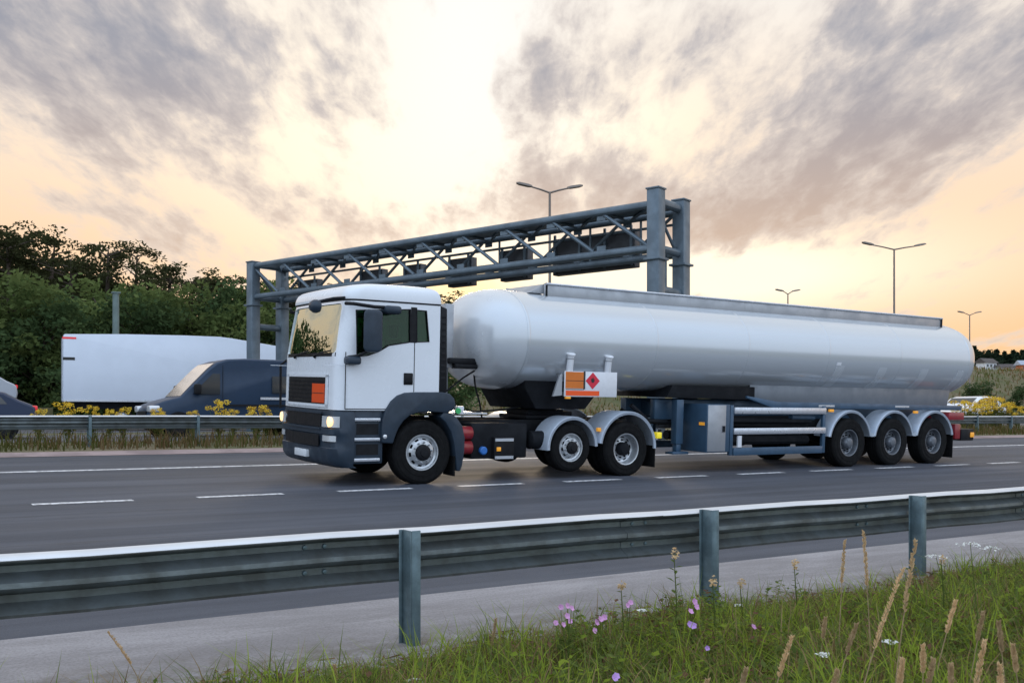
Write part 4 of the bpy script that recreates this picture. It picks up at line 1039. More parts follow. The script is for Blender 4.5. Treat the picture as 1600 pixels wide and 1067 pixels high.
# white box trailer on the far lanes
p = at(99, 625, 46.0)
WT = thing('box_trailer', 'white box trailer with sloping roof driving right in front of the trees', 'trailer', (p.x, 46.0, .5), (0, 0, R(-7)))
prof = [(0, 1.25), (0, 4.08), (.06, 4.12), (2.5, 4.20), (5, 4.23), (6.5, 4.22), (7.0, 4.17), (10.2, 3.72), (13.5, 3.28), (13.6, 3.2), (13.6, 1.25)]
MB().prism(prof, 0, 2.55).build('box_body', M['trailer'], WT, bevel=.03)
mb = MB(); mb.box(-.012, .0, .06, 2.5, 1.3, 4.02); mb.build('rear_doors', M['trailer'], WT)
for y in (.7, 1.26, 1.82): MB().tube([(-.03, y, 1.3), (-.03, y, 4.0)], .02, 6).build('locking_bar', M['alu'], WT)
MB().box(-.02, .5, -.012, .0, 3.92, 4.0).build('marker_lamp', M['redlens'], WT)
MB().box(-.03, .0, .2, .6, 3.95, 4.03).build('marker_lamp', M['redlens'], WT); MB().box(-.02, .45, -.012, .012, 3.02, 3.14).build('marker_plate', M['blackpaint'], WT)
MB().box(.02, 13.4, .4, 2.1, .95, 1.24).build('chassis', M['chassis'], WT); MB().box(4.5, 9.5, .02, .06, .45, 1.2).build('side_skirt', M['chassis'], WT)
MB().box(.0, .1, .1, 2.45, .5, .75).build('underrun_bar', M['chassis'], WT)
for x in (2.3, 3.6, 4.9): simple_wheel(WT, x, .5, 2.5, .38)
mb = MB(); mb.box(0, 13.6, -.008, -.002, 1.25, 1.33); mb.build('lower_rail', M['alu'], WT)
# houses on the far hill
def house(lab, px, py, Z, w, d, h, wall, roof, yaw):
    s = FPX / Z; X = (px - 800) / s; x, y = X * ST + Z * CT, -X * CT + Z * ST; z = ZC + (HOR - py) / s
    t = thing('house', lab, 'house', (x, y, z), (0, 0, yaw), 'houses on the distant hill')
    MB().box(-w / 2, w / 2, -d / 2, d / 2, -6, h).build('wall', wall, t)
    MB().prism_x([(-d / 2 - .3, h), (d / 2 + .3, h), (0, h + d * .4)], -w / 2 - .3, w / 2 + .3).build('roof', roof, t)
    for k in range(3): MB().box(-w / 2 + w * (k + .5) / 3 - .25, -w / 2 + w * (k + .5) / 3 + .25, -d / 2 - .03, -d / 2 + .1, h - .7, h - .25).build('window', M['darkglass'], t)
    return t
rf = mat('roof_slate', (.10, .085, .08), .8, var=.3)
house('small white house nearest the tank on the distant hill', 1541, 579, 170, 2.6, 2.0, 1.3, M['signwhite'], rf, TH - R(90) + R(25))
house('low white house in the middle of the distant hill', 1575, 580, 170, 5.0, 1.6, .6, M['signwhite'], rf, TH - R(90))
house('orange house at the right edge of the distant hill', 1606, 580, 165, 3.0, 2.0, 1.0, mat('orange_wall', (.62, .20, .08), .8, var=.2), mat('pale_roof', (.35, .40, .48), .6), TH - R(90))  # walls in a plain orange base colour
# ------------------------------------------------------------------ plants
rnd = random.Random(7)
def leafmat(name, c1, c2, trans=.35, scale=1.2):
    m = bpy.data.materials.new(name); m.use_nodes = True; nt = m.node_tree; nt.nodes.clear(); N.nt = nt
    o = nt.nodes.new('ShaderNodeOutputMaterial'); tc = nt.nodes.new('ShaderNodeTexCoord'); v = N(tc.outputs['Object'])
    oi = nt.nodes.new('ShaderNodeObjectInfo'); geo = nt.nodes.new('ShaderNodeNewGeometry')
    n = noise(v, scale, 4, .6).smooth(.3, .7)
    k = (n * .6 + N(geo.outputs['Random Per Island']) * .4).clamp()
    c = mixc(k, c1, c2)
    hs = nt.nodes.new('ShaderNodeHueSaturation'); nt.links.new(c.s, hs.inputs['Color'])
    hv = N(oi.outputs['Random']) * .5 + .75; nt.links.new(hv.s, hs.inputs['Value'])
    d = nt.nodes.new('ShaderNodeBsdfDiffuse'); t = nt.nodes.new('ShaderNodeBsdfTranslucent'); mx = nt.nodes.new('ShaderNodeMixShader'); mx.inputs[0].default_value = trans
    nt.links.new(hs.outputs[0], d.inputs[0]); nt.links.new(hs.outputs[0], t.inputs[0]); nt.links.new(d.outputs[0], mx.inputs[1]); nt.links.new(t.outputs[0], mx.inputs[2]); nt.links.new(mx.outputs[0], o.inputs[0]); return m
LEAF_PINE = leafmat('pine_needles', (.030, .036, .018), (.075, .080, .034), .3)
LEAF_BUSH = leafmat('bush_leaves', (.065, .105, .035), (.175, .215, .075), .4, .5)
LEAF_DARK = leafmat('dark_leaves', (.045, .082, .036), (.11, .155, .06), .35, .5)
LEAF_FAR = leafmat('conifer_needles', (.018, .032, .020), (.035, .050, .028), .2)
def leaf_quads(mb, c, rad, n, size, flat=1., rg=rnd):
    for _ in range(n):
        while True:
            q = Vector((rg.uniform(-1, 1), rg.uniform(-1, 1), rg.uniform(-1, 1)))
            if q.length < 1: break
        p = Vector(c) + Vector((q.x * rad, q.y * rad, q.z * rad * flat))
        a = Vector((rg.gauss(0, 1), rg.gauss(0, 1), rg.gauss(0, .6))).normalized(); b = a.cross(Vector((rg.gauss(0, 1), rg.gauss(0, 1), rg.gauss(0, 1)))).normalized()
        s = size * rg.uniform(.6, 1.3); a *= s; b *= s * .55
        mb.add([p - a, p - a * .2 + b, p + a, p - a * .2 - b], [(0, 1, 2, 3)])
def make_tree(seed, h, cr, kind):
    """returns (trunk MB, crown MB) for a tree of height h and crown radius cr"""
    rg = random.Random(seed); tb, cb = MB(), MB()
    if kind == 'pine':
        lean = rg.uniform(-.3, .3); top = Vector((lean, rg.uniform(-.3, .3), h * .93)); tb.tube([(0, 0, -.5), (lean * .2, 0, h * .3), (lean * .6, 0, h * .65), top], [.26, .2, .14, .04], 8)
        for i in range(17):
            z = h * rg.uniform(.45, .98); k = 1 - abs((z / h - .62) / .5) ** 1.6; a = rg.uniform(0, math.tau); r = cr * k * rg.uniform(.35, 1)
            e = Vector((lean * z / h + r * math.cos(a), r * math.sin(a), z + rg.uniform(-.1, .4)))
            tb.tube([(lean * z / h * .8, 0, z - r * .25), e], [.06, .02], 5)
            for j in range(rg.randint(2, 4)): leaf_quads(cb, e + Vector((rg.gauss(0, .6), rg.gauss(0, .6), rg.gauss(0, .2))), rg.uniform(.45, .9), 52, .12, .42, rg)
    else:
        tb.tube([(0, 0, -.5), (.1, 0, h * .35), (.05, .1, h * .7)], [.16, .12, .05], 7)
        nC = 34
        for i in range(nC):
            z = h * (.06 + .9 * (i + .5) / nC); k = math.sqrt(max(.05, 1 - ((z / h - .42) / .58) ** 2)); a = rg.uniform(0, math.tau); r = cr * k * rg.uniform(.45, 1)
            e = Vector((r * math.cos(a), r * math.sin(a), z)); tb.tube([(0.05, 0, max(.2, z - r * .6)), e], [.04, .012], 5)
            for j in range(3): leaf_quads(cb, e + Vector((rg.gauss(0, .5), rg.gauss(0, .5), rg.gauss(0, .35))), rg.uniform(.55, .95), 62, .15, .75, rg)
    return tb, cb
PROTO = {}
def tree(name, lab, kind, variant, x, y, h, cr, leaf, cat, group):
    key = (kind, variant, leaf.name)
    z = zg(x, y)
    bh, bc = (10, 3.6) if kind == 'pine' else (6, 2.6)
    rot = (0, 0, rnd.uniform(0, 6.28))
    t = thing(name, lab, cat, (x, y, z - .1), rot, group); t.scale = (cr / bc, cr / bc, h / bh)
    if key not in PROTO:
        tb, cb = make_tree(hash((kind, variant)) % 999 if False else variant * 13 + (5 if kind == 'pine' else 2), bh, bc, kind)
        PROTO[key] = (tb.build('trunk', M['wood'], t, recalc=False), cb.build('crown', leaf, t, smooth=0, recalc=False))
    else:
        for o in PROTO[key]: c = o.copy(); COL.objects.link(c); c.parent = t
    return t
def tree_px(name, lab, kind, variant, px, py, D, cr, leaf, cat, group):
    p = at(px, py, D); z = zg(p.x, D); return tree(name, lab, kind, variant, p.x, D, p.z - z, cr, leaf, cat, group)
PG, BG = 'dark pines along the top of the bank', 'bushes at the foot of the wooded bank'
pines = [(-45, 350, 76), (18, 362, 74), (75, 368, 80), (112, 392, 73), (165, 377, 78), (215, 388, 82), (262, 404, 77), (318, 418, 80), (362, 428, 84), (420, 436, 80), (470, 440, 78), (520, 446, 82), (575, 440, 80), (628, 455, 84), (690, 458, 80), (738, 456, 77), (790, 470, 82)]
for i, (px, py, D) in enumerate(pines):
    lab = {0: 'tallest dark pine, cut by the left edge of the photo', 1: 'tall dark pine above the pale grey car', 4: 'dark umbrella-shaped pine above the white trailer', 15: 'dark pine in the gap between the cab and the tank'}.get(i, 'dark pine standing among the row of pines on the bank')
    tree_px('pine_tree', lab, 'pine', i % 3, px, py - 6 + (10 if px > 240 else 0), D, 3.9 + .8 * rnd.random(), LEAF_PINE, 'tree', PG)
for i, (px, py, D) in enumerate([(-30, 372, 80), (30, 392, 82), (88, 400, 84), (140, 428, 85), (300, 446, 86), (395, 448, 86), (450, 452, 86), (510, 458, 88), (570, 462, 88), (640, 470, 88)]):
    tree_px('broad_tree', 'dark broad tree filling in behind the row of pines', 'bush', i % 3, px, py, D, 4.2, LEAF_PINE, 'tree', 'dark broad trees behind the pines')
bushes = [(-40, 455, 63, 3.4), (12, 440, 62, 3.4), (70, 470, 60, 3.0), (118, 462, 64, 2.9), (150, 448, 66, 3.2), (205, 470, 62, 2.8), (250, 452, 66, 3.3), (300, 462, 63, 3.0), (345, 448, 66, 3.2), (385, 470, 62, 2.8), (428, 455, 65, 3.1), (475, 470, 63, 3.0), (525, 480, 66, 3), (580, 490, 64, 3), (40, 520, 61.5, 2.3), (85, 535, 60.3, 2.0), (640, 500, 66, 3), (700, 520, 66, 2.6)]
for i, (px, py, D, cr) in enumerate(bushes):
    lab = {1: 'broad light green bush at the left edge below the pines', 14: 'low green bush behind the pale grey car', 15: 'low dark bush beside the rear of the white trailer'}.get(i, 'green bush growing in the hedge below the pines')
    tree_px('bush', lab, 'bush', i % 3, px, py, D, cr, LEAF_BUSH if i % 3 != 2 else LEAF_DARK, 'bush', BG)
far = [(1522, 548), (1530, 556), (1538, 560), (1545, 553), (1551, 559), (1557, 553), (1563, 561), (1570, 555), (1577, 561), (1583, 554), (1590, 557), (1597, 553), (1606, 550), (1615, 556)]
for i in range(14): # the same hedge and pines carry on to the left of the photo (the windscreen mirrors them)
    x = -4 - i * 5.5; tree('bush', 'green bush growing in the hedge below the pines', 'bush', i % 3, x, 60 + 3 * (i % 2), 7 + i % 3, 3.6, LEAF_BUSH if i % 2 else LEAF_DARK, 'bush', BG)
    tree('broad_tree', 'tall broad tree left of the photo, mirrored in the windscreen', 'bush', i % 3, x - 1, 64, 11.0 + .5 * math.sin(i * 1.9), 6.8, LEAF_DARK, 'tree', 'tall broad trees left of the photo')
def conifer(h):
    tb, cb = MB(), MB(); rg = random.Random(3); tb.tube([(0, 0, -1), (0, 0, h)], [.2, .03], 6)
    for i in range(40):
        z = h * (.12 + .88 * i / 40); r = (1 - i / 41) * h * .24
        for j in range(5):
            a = rg.uniform(0, 6.28); leaf_quads(cb, (r * .7 * math.cos(a), r * .7 * math.sin(a), z), r * .45 + .15, 9, .34, .5, rg)
    return tb, cb
fp = None
for i, (px, py) in enumerate(far):
    Dd = 200 + 14 * (i % 4); Z = Dd; s = FPX / Z; X = (px - 800) / s; x, y = X * ST + Z * CT, -X * CT + Z * ST
    z = zg(x, y); h = ZC + (HOR - py) / s - z + 1
    t = thing('conifer_tree', 'small distant conifer in the row on the hill behind the houses' , 'tree', (x, y, z), (0, 0, i * 1.7), 'distant conifers on the hill'); t.scale = (1.1, 1.1, h / 10)
    if fp is None: tb, cb = conifer(10); fp = (tb.build('trunk', M['wood'], t, recalc=False), cb.build('crown', LEAF_FAR, t, smooth=0, recalc=False))
    else:
        for o in fp: c = o.copy(); COL.objects.link(c); c.parent = t
for px, py, D, cr in ((1524, 549, 112, 3.4), (1536, 557, 118, 3.0), (1556, 560, 122, 3.2), (1588, 560, 120, 3.2)):
    tree_px('broad_tree', 'dark rounded tree on the crest of the distant hill', 'bush', D % 3, px, py, D, cr, LEAF_FAR, 'tree', 'dark rounded trees on the distant hill')
p = at(1532, 600, 62); tree('bush', 'dark green bush on the brown slope just behind the tank', 'bush', 1, p.x, 62, 3.6, 1.7, LEAF_DARK, 'bush', None)
p = at(1605, 590, 64); tree('bush', 'dark bush at the right edge of the brown slope', 'bush', 2, p.x, 64, 3.4, 1.8, LEAF_DARK, 'bush', None)

# ---- foreground grass and weeds
G1 = leafmat('grass_bright', (.17, .245, .03), (.33, .40, .06), .45, 3)
G2 = leafmat('grass_dark', (.085, .125, .03), (.165, .20, .06), .4, 3)
G3 = leafmat('grass_dry', (.16, .11, .05), (.30, .22, .11), .3, 3)
G4 = leafmat('dead_leaf', (.10, .055, .035), (.17, .10, .06), .2, 3)
def blade(mb, x, y, z, h, w, lean, az, m, segs=3):
    ca, sa = math.cos(az), math.sin(az); wx, wy = -sa * w, ca * w; vs = []
    for k in range(segs + 1):
        t = k / segs; d = lean * t * t * h; zz = z + h * t * (1 - .25 * lean * t); f = (1 - t) ** .7
        if k < segs: vs += [(x + ca * d - wx * f, y + sa * d - wy * f, zz), (x + ca * d + wx * f, y + sa * d + wy * f, zz)]
        else: vs.append((x + ca * d, y + sa * d, zz))
    fs = [(2 * k, 2 * k + 1, 2 * k + 3, 2 * k + 2) for k in range(segs - 1)] + [(2 * segs - 2, 2 * segs - 1, 2 * segs)]
    mb.add(vs, fs, m)
def edge_y(x): return 5.02 + .10 * math.sin(x * 1.7) + .07 * math.sin(x * 4.3 + 1) - .28 * max(0, min(1, (2.9 - x) / 1.2))
def patch(x, y): return math.sin(x * 1.3 + y * 2.1) * .5 + math.sin(x * 3.1 - y * 1.7 + 2) * .3 + math.sin(x * .7 + 1) * .2
mb = MB(); cnt = 0
while cnt < 46000:
    x = rnd.uniform(-.6, 12.5); y = rnd.uniform(1.7, 5.2)
    if rnd.random() > .35 + .65 * min(1, 3.2 / max(.5, x * .55 + y * .84)): continue
    e = edge_y(x) - y
    if e < 0 or (e < .25 and rnd.random() > e * 4): continue
    pt = patch(x, y); z = zg(x, y) - .02
    h = rnd.uniform(.07, .20) * (1.15 + .4 * pt) * (1.15 if e > .3 else .8 + 1.2 * e)
    if rnd.random() < .10: h *= 1.6
    r_ = rnd.random(); m = 2 if r_ < .14 - .05 * pt else (3 if r_ < .22 - .10 * pt else (0 if r_ < .62 + .25 * pt else 1))
    blade(mb, x, y, z, h, rnd.uniform(.0026, .0056), rnd.uniform(.1, 1.1), rnd.uniform(0, 6.28), m); cnt += 1
for _ in range(150): # brown dead tufts near the top of the verge
    x = rnd.uniform(2.0, 11.5); y = edge_y(x) - .05 - abs(rnd.gauss(0, .35)); m0 = rnd.choice((2, 3, 3))
    for k in range(rnd.randint(10, 22)):
        bx, by = x + rnd.gauss(0, .05), y + rnd.gauss(0, .05)
        blade(mb, bx, by, zg(bx, by) - .02, rnd.uniform(.07, .2), rnd.uniform(.0025, .005), rnd.uniform(.5, 1.8), rnd.uniform(0, 6.28), m0)
for _ in range(460): # taller tufts
    x = rnd.uniform(.8, 11.5); y = edge_y(x) - .12 - rnd.random() ** 1.3 * 3.0
    if y < 1.8: continue
    hh = rnd.uniform(.18, .38); m0 = rnd.choice((0, 0, 0, 1, 1, 2))
    for k in range(rnd.randint(14, 30)):
        bx, by = x + rnd.gauss(0, .035), y + rnd.gauss(0, .035)
        blade(mb, bx, by, zg(bx, by) - .02, hh * rnd.uniform(.6, 1.15), rnd.uniform(.0028, .006), rnd.uniform(.3, 1.4), rnd.uniform(0, 6.28), m0 if rnd.random() < .85 else 2)
o = mb.build('grass', [G1, G2, G3, G4], smooth=0, recalc=False); tag(o, 'green verge grass growing beside the near crash barrier', 'grass', kind='stuff')
mb = MB()
for _ in range(3200):
    x = rnd.uniform(.2, 12.5); e = rnd.random() ** .7 * 3.0; y = edge_y(x) + .04 - e
    if y < 1.8: continue
    z = zg(x, y); hgt = rnd.uniform(.03, .20) * (1 if e > .3 else .6); m = rnd.choice((0, 1, 1, 1, 3)) if e > .35 else rnd.choice((1, 3, 3, 2))
    leaf_c = (x, y, z + hgt); n = rnd.randint(4, 9)
    for _k in range(n):
        az = rnd.uniform(0, 6.28); L_ = rnd.uniform(.02, .058); c, s_ = math.cos(az), math.sin(az); dz = rnd.uniform(-.3, .6) * L_
        zz = z + hgt * rnd.uniform(.4, 1); bx, by = x + c * .015 + rnd.gauss(0, .03), y + s_ * .015 + rnd.gauss(0, .03); w = L_ * rnd.uniform(.25, .42)
        mb.add([(bx, by, zz), (bx + c * L_ * .5 - s_ * w, by + s_ * L_ * .5 + c * w, zz + dz * .7), (bx + c * L_, by + s_ * L_, zz + dz), (bx + c * L_ * .5 + s_ * w, by + s_ * L_ * .5 - c * w, zz + dz * .7)], [(0, 1, 2, 3)], m)
for (cx, cy, n_) in [(3.75 + .33 * k, edge_y(3.75 + .33 * k) - .22 - .15 * (k % 3), 46) for k in range(5)] + [(rnd.uniform(3, 9), rnd.uniform(3.4, 4.7), 40) for _ in range(34)]:
    for _k in range(n_ * 3):   # bushy leafy clumps
        az = rnd.uniform(0, 6.28); L_ = rnd.uniform(.02, .045); c, s_ = math.cos(az), math.sin(az); rr_ = abs(rnd.gauss(0, .12)); a2 = rnd.uniform(0, 6.28)
        bx, by = cx + rr_ * math.cos(a2), cy + rr_ * math.sin(a2); zz = zg(bx, by) + rnd.uniform(.02, .26) * max(.2, 1 - rr_ / .35); w = L_ * rnd.uniform(.3, .45); dz = rnd.uniform(-.4, .5) * L_
        mb.add([(bx, by, zz), (bx + c * L_ * .5 - s_ * w, by + s_ * L_ * .5 + c * w, zz + dz * .7), (bx + c * L_, by + s_ * L_, zz + dz), (bx + c * L_ * .5 + s_ * w, by + s_ * L_ * .5 - c * w, zz + dz * .7)], [(0, 1, 2, 3)], rnd.choice((0, 1, 1, 1, 3)))
o = mb.build('ground_cover', [G1, G2, G3, G4], smooth=0, recalc=False); tag(o, 'low leafy weeds mixed into the verge grass', 'weeds', kind='stuff')
# litter and dead stems along the verge edge
mb = MB()
for _ in range(2600):
    x = rnd.uniform(-.5, 11); y = edge_y(x) + abs(rnd.gauss(0, .13)) - .12 + (.25 if x < 2.6 and rnd.random() < .5 else 0) * rnd.random(); z = zg(x, y) + .008
    az = rnd.gauss(.2, .8); l = rnd.uniform(.01, .07); w = rnd.uniform(.002, .008); c, s_ = math.cos(az) * l, math.sin(az) * l
    mb.add([(x - c, y - s_ - w, z), (x + c, y + s_ - w, z + rnd.uniform(0, .02)), (x + c, y + s_ + w, z + rnd.uniform(0, .02)), (x - c, y - s_ + w, z)], [(0, 1, 2, 3)], rnd.choice((0, 0, 1)))
o = mb.build('plant_litter', [G4, G3], smooth=0, recalc=False); tag(o, 'brown dead leaves and stems littering the verge edge', 'litter', kind='stuff')

def solve_D(px, py, h):
    """distance at which a plant of height h has its tip on this photo point"""
    best, bd = None, 9
    for k in range(0, 400):
        D = 1.6 + 3.5 * k / 400; p = at(px, py, D); e = abs(p.z - (zg(p.x, D) + h))
        if e < bd: bd, best = e, (p.x, D, p.z)
    return best
SEED = leafmat('dry_seed_head', (.50, .36, .20), (.78, .60, .38), .4, 40)
STEM = mat('dry_stem', (.36, .26, .14), .85, var=.3, vscale=30)
def stalk(lab, tipx, tipy, h, lean, headlen, group='dry grass stalks in the verge'):
    if tipy > 930: h *= .8; headlen *= .7
    x, y, z = solve_D(tipx, tipy, h); g = zg(x, y)
    bx, by = x - lean * ST * h, y + lean * CT * h
    t = thing('grass_stalk', lab, 'grass stalk', (bx, by, zg(bx, by) - .01), group=group)
    rg = random.Random(int(tipx * 7 + tipy)); top = Vector((x - bx, y - by, z - zg(bx, by)))
    def P(f): return Vector((top.x * f ** 1.5, top.y * f ** 1.5, top.z * f))
    MB().tube([P(k / 8) for k in range(9)], [.0028, .0028, .0026, .0024, .0022, .002, .0018, .0015, .001], 5).build('stem', STEM, t, smooth=60)
    mb = MB(); f0 = 1 - headlen / h
    for k in range(150):
        f = f0 + (1 - f0) * (k / 149) ; c = P(f); w = .0072 * (.65 + .35 * math.sin(k * .55)) * max(0., math.sin(math.pi * min(1, .10 + .90 * (k / 149)))) ** .7 + .0012
        az = rg.uniform(0, 6.28); d = Vector((math.cos(az), math.sin(az), 1.6)).normalized(); l = rg.uniform(.008, .017)
        q = c + Vector((math.cos(az), math.sin(az), 0)) * w * .5; s_ = d.cross(Vector((rg.random(), rg.random(), .2))).normalized() * .0019
        mb.add([q - s_, q + d * l * .5 + s_ * .6, q + d * l, q + d * l * .5 - s_ * 1.6], [(0, 1, 2, 3)])
        mb.add([q - d * .004, q + s_ * 1.4 + d * .008, q + d * l * .7, q - s_ * 1.4 + d * .008], [(0, 1, 2, 3)])
    mb.build('seed_head', SEED, t, smooth=0, recalc=False)
    return t
C = 'dry grass stalk standing in the verge grass below the barrier'
stalks = [('short dry stalk left of the tall pair in front of the barrier', 1320, 842, .62, .05, .20), ('tallest straight dry stalk between the two right-hand barrier posts', 1349, 827, .68, -.05, .24),
  ('dry stalk crossing in front of the right-hand barrier post', 1431, 841, .70, .12, .24), ('dry stalk leaning against the left side of the right-hand post', 1412, 884, .62, .28, .26),
  ('thick dry stalk just right of the right-hand barrier post', 1494, 935, .55, .22, .17), (C, 1537, 952, .5, .16, .15), (C, 1560, 967, .5, -.08, .15), (C, 1539, 996, .52, .14, .2), (C, 1582, 1003, .5, -.1, .12),
  (C, 1339, 971, .5, .25, .14), (C, 1238, 991, .52, .25, .18), (C, 1411, 1025, .5, .1, .14), (C, 1459, 1025, .5, .15, .16), (C, 1442, 1004, .5, .0, .12), (C, 1486, 1034, .46, .0, .12), (C, 1561, 1034, .5, -.05, .14), (C, 1309, 1043, .45, .15, .14),
  (C, 1167, 1040, .46, .2, .14), (C, 1106, 1058, .4, .2, .1), (C, 1290, 962, .42, .1, .12),
  ('pale dry stalk right of the nearest barrier post', 775, 964, .36, .12, .20), ('pale dry stalk bending left beneath the barrier beam', 168, 984, .42, -.55, .22), ('short dry stalk at the bottom edge left of the nearest post', 522, 1036, .2, -.1, .1)]
for s_ in stalks: stalk(*s_)
# flowering weeds
PINK = mat('pink_petal', (.68, .33, .60), .6, var=.25, vscale=40); PURPLE = mat('purple_petal', (.48, .27, .62), .6); WHITEF = mat('white_petal', (.80, .80, .76), .6); YEL = mat('yellow_petal', (.85, .58, .03), .6, var=.25, vscale=30)
def flower_plant(name, lab, cat, heads, h, petal, group, umbel=False, pr=.016):
    base = None
    pts = []
    for (px, py) in heads:
        x, y, z = solve_D(px, py, h); pts.append(Vector((x, y, z)))
    D = sum(p.y for p in pts) / len(pts); pts = [at(px, py, D + rnd.uniform(-.08, .08)) for px, py in heads]
    bx = sum(p.x for p in pts) / len(pts); by = D; gz = zg(bx, by)
    t = thing(name, lab, cat, (bx, by, gz - .01), group=group); o = Vector((bx, by, gz - .01)); rg = random.Random(int(heads[0][0]))
    sm, lm = MB(), MB()
    for p in pts:
        q = p - o; sm.tube([(rg.uniform(-.02, .02), rg.uniform(-.02, .02), 0), q * .5 + Vector((rg.uniform(-.02, .02), 0, .02)), q], [.003, .0025, .0015], 5)
        for k in range(5):
            f = rg.uniform(.1, .8); c = q * f; az = rg.uniform(0, 6.28); L_ = rg.uniform(.03, .06); d = Vector((math.cos(az), math.sin(az), rg.uniform(-.2, .6))) * L_; w = Vector((-math.sin(az), math.cos(az), 0)) * L_ * .3
            lm.add([c, c + d * .5 + w, c + d, c + d * .5 - w], [(0, 1, 2, 3)])
    sm.build('stem', G2, t, smooth=60); lm.build('leaves', G2, t, smooth=0, recalc=False)
    for p in pts:
        mb = MB(); q = p - o
        if umbel:
            for k in range(26):
                a = rg.uniform(0, 6.28); r_ = math.sqrt(rg.random()) * pr * 2.6; c = q + Vector((r_ * math.cos(a), r_ * math.sin(a), .006 - r_ * .25))
                leaf_quads(mb, c, .005, 3, .006, .5, rg)
        else:
            nx = Vector((rg.uniform(-.5, .3), -1, rg.uniform(.2, 1))).normalized(); ux = nx.cross(Vector((0, 0, 1))).normalized(); uy = ux.cross(nx)
            for k in range(5):
                a = k * math.tau / 5 + rg.random() * .3; d = (ux * math.cos(a) + uy * math.sin(a)) * pr + nx * pr * .35; w = (ux * -math.sin(a) + uy * math.cos(a)) * pr * .62
                mb.add([q, q + d * .6 + w, q + d * 1.05, q + d * .6 - w], [(0, 1, 2, 3)])
        mb.build('flower', petal, t, smooth=0, recalc=False)
    return t
FG = 'pink wildflowers in the verge'
flower_plant('pink_wildflower', 'largest clump of pink flowers at the left end of the green verge', 'wildflower', [(876, 948), (886, 946), (893, 950), (886, 962), (890, 970), (868, 973), (880, 976)], .30, PINK, FG)
flower_plant('pink_wildflower', 'pink flowers drooping just right of the largest pink clump', 'wildflower', [(932, 972), (938, 967), (929, 985), (944, 964)], .28, PINK, FG)
flower_plant('pink_wildflower', 'pink flowers close to the left side of the middle barrier post', 'wildflower', [(1085, 940), (1088, 948), (1079, 955)], .27, PINK, FG, pr=.018)
flower_plant('pink_wildflower', 'lilac flower at the foot of the middle barrier post', 'wildflower', [(1083, 977), (1078, 975)], .22, PURPLE, FG, pr=.018)
flower_plant('pink_wildflower', 'pink flower between the leafy weed and the largest pink clump', 'wildflower', [(981, 945), (985, 941)], .3, PINK, FG)
flower_plant('pink_wildflower', 'small pink flower right of the middle barrier post', 'wildflower', [(1177, 979)], .2, PINK, FG)
flower_plant('pink_wildflower', 'lone purple flower near the bottom edge', 'wildflower', [(963, 1056), (960, 1059)], .22, PURPLE, FG, pr=.014)
flower_plant('pink_wildflower', 'tiny lilac flower low in the grass beneath the leafy weed', 'wildflower', [(1105, 1012)], .2, PURPLE, FG, pr=.012)
WG = 'white umbel flowers in the verge'
flower_plant('white_wildflower', 'tall white umbel flower right of the right-hand barrier post', 'wildflower', [(1516, 848)], .55, WHITEF, WG, True, .026)
flower_plant('white_wildflower', 'flat white umbel flower near the right edge of the photo', 'wildflower', [(1549, 855), (1462, 868)], .5, WHITEF, WG, True, .022)
flower_plant('white_wildflower', 'small white flower low beside the middle barrier post', 'wildflower', [(1153, 945), (1002, 953)], .2, WHITEF, WG, True, .012)
flower_plant('white_wildflower', 'small white flower at the bottom edge right of the nearest post', 'wildflower', [(648, 1062)], .12, WHITEF, WG, True, .016)
flower_plant('white_wildflower', 'pale flower low in the grass beneath the dry stalks', 'wildflower', [(1287, 1022), (1391, 1002)], .25, WHITEF, WG, True, .012)
def weed(lab, px, py_top, h, nleaf, spread):
    x, y, z = solve_D(px, py_top, h); t = thing('leafy_weed', lab, 'weed', (x, y, zg(x, y) - .01), group='tall leafy weeds by the barrier'); rg = random.Random(int(px)); hh = z - zg(x, y)
    MB().tube([(0, 0, 0), (.01, 0, hh * .5), (0, .01, hh)], [.005, .004, .002], 6).build('stem', G2, t)
    mb = MB()
    for k in range(nleaf):
        f = (k + .5) / nleaf; az = k * 2.4; L_ = spread * (1.1 - f * .6) * rg.uniform(.7, 1.2); d = Vector((math.cos(az), math.sin(az), rg.uniform(.1, .7))) * L_; w = Vector((-math.sin(az), math.cos(az), 0)) * L_ * .24; c = Vector((0, 0, hh * (.15 + .85 * f)))
        mb.add([c, c + d * .5 + w, c + d - Vector((0, 0, L_ * .2)), c + d * .5 - w], [(0, 1, 2, 3)])
    mb.build('leaves', [G1, G2, G3, G4][1], t, smooth=0, recalc=False)
    mb = MB(); leaf_quads(mb, (0, 0, hh), .022, 30, .011, 1.5, rg); mb.build('seed_head', SEED, t, smooth=0, recalc=False)
    return t
weed('tallest leafy weed with yellowish top left of the middle barrier post', 1055, 862, .55, 22, .07)
weed('leafy weed with dark top beside the pink flowers', 972, 912, .42, 16, .05)
weed('leafy weed half hiding the foot of the middle barrier post', 1115, 905, .4, 22, .055)
weed('bushy green weed right of the middle barrier post', 1243, 878, .45, 26, .05)
weed('dark leafy weed right of the right-hand barrier post', 1473, 872, .42, 30, .06)
weed('thin brown weed behind the middle barrier post', 1158, 908, .35, 12, .04)

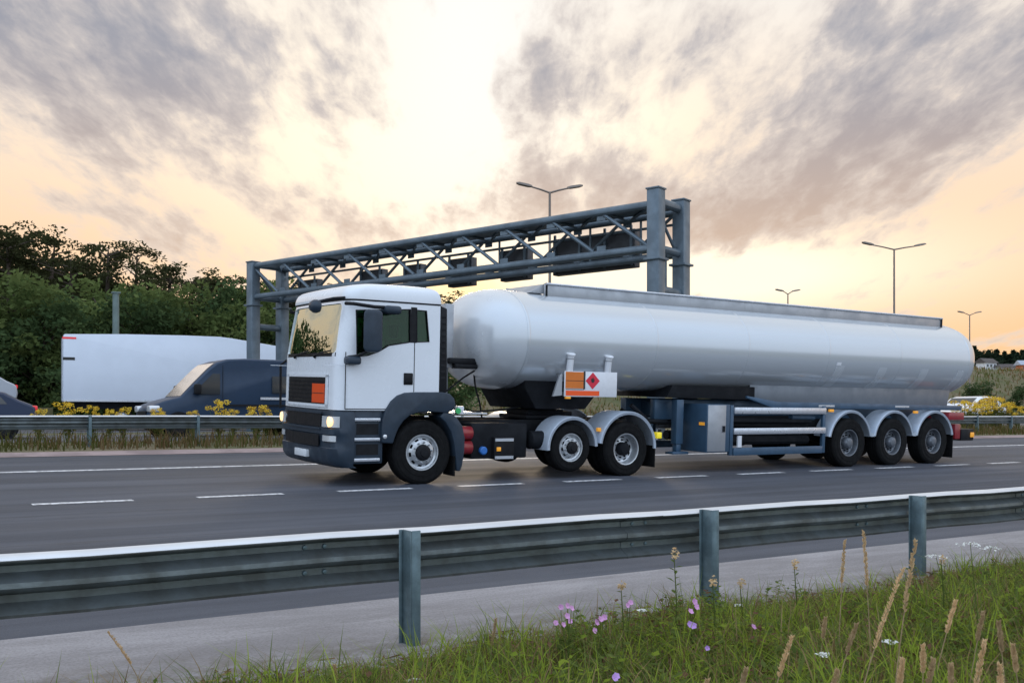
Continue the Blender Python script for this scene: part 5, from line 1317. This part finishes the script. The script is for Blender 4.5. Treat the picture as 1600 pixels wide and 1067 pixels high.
# ---- median strip: dry grass and yellow ragwort
D1 = leafmat('median_grass_green', (.075, .085, .025), (.14, .14, .045), .3, .8); D2 = leafmat('median_grass_dry', (.15, .10, .05), (.24, .17, .085), .3, .8)
mb = MB()
for _ in range(15000):
    x = rnd.uniform(-10, 60) if rnd.random() < .75 else rnd.uniform(60, 130); y = rnd.uniform(22.1, 26.3)
    blade(mb, x, y, zg(x, y) - .02, rnd.uniform(.18, .55), rnd.uniform(.010, .022), rnd.uniform(.1, 1), rnd.uniform(0, 6.28), 0 if rnd.random() < .55 + .3 * math.sin(x * .9) * math.sin(x * .31 + 1) else 1, 2)
o = mb.build('median_grass', [D1, D2], smooth=0, recalc=False); tag(o, 'olive and straw coloured grass along the far crash barrier', 'grass', kind='stuff')
mb = MB()
for _ in range(14000):
    x = rnd.uniform(-15, 160); y = rnd.uniform(54, 84)
    blade(mb, x, y, zg(x, y) - .03, rnd.uniform(.25, .8), rnd.uniform(.04, .09), rnd.uniform(.1, 1), rnd.uniform(0, 6.28), 0 if rnd.random() < .45 + .35 * math.sin(x * .25) * math.sin(y * .4) else 1, 2)
o = mb.build('bank_grass', [D1, D2], smooth=0, recalc=False); tag(o, 'rough olive and brown grass on the far bank', 'grass', kind='stuff')
def ragwort():
    t = thing('ragwort_plant', 'yellow flowering weed', 'wildflower', (0, 0, 0), group='yellow ragwort along the median'); rg = random.Random(4)
    sm, lm, fm = MB(), MB(), MB()
    for k in range(12):
        a = rg.uniform(0, 6.28); r_ = rg.uniform(.05, .32); q = Vector((r_ * math.cos(a), r_ * math.sin(a), rg.uniform(.45, 1.0))); sm.tube([(q.x * .15, q.y * .15, 0), q * .6, q], [.008, .007, .004], 5)
        leaf_quads(fm, q, .11, 60, .024, .6, rg); leaf_quads(lm, q * .55, .14, 22, .04, 1.3, rg)
    sm.build('stem', G2, t); lm.build('leaves', D1, t, smooth=0, recalc=False); fm.build('flowers', YEL, t, smooth=0, recalc=False); return t
rw = [(107, 629, 'biggest yellow ragwort in front of the rear of the white trailer'), (146, 634, None), (172, 640, None), (192, 637, None), (243, 638, None), (250, 644, None), (300, 642, None), (342, 626, 'tall yellow ragwort in front of the middle of the dark van'), (366, 640, None), (400, 634, 'yellow ragwort in front of the rear half of the dark van'), (415, 639, None), (60, 640, None),
      (1507, 626, 'yellow ragwort hiding the front of the white car'), (1530, 632, None), (1553, 620, 'brightest yellow ragwort at the rear of the white car'), (1564, 622, None), (1590, 634, None), (1543, 630, None), (1519, 628, None), (1536, 624, None), (1575, 629, None)]
R0 = ragwort(); first = True
for px, py, lab in rw:
    D = 26.4 + rnd.uniform(0, .9); p = at(px, py, D); h = p.z - zg(p.x, D)
    lab = lab or ('small yellow ragwort growing behind the far barrier left of the cab' if px < 800 else 'small yellow ragwort growing behind the far barrier right of the tank')
    if first: o = R0; first = False
    else: o = copy_tree(R0)
    o.location = (p.x, D, zg(p.x, D)); k = max(.7, h) / .98; w = (.55 if 'small' in lab else 1.0) if px < 800 else (1.2 if 'small' in lab else 1.9)
    o.scale = (w, w, k); o.rotation_euler = (0, 0, px); o['label'] = lab
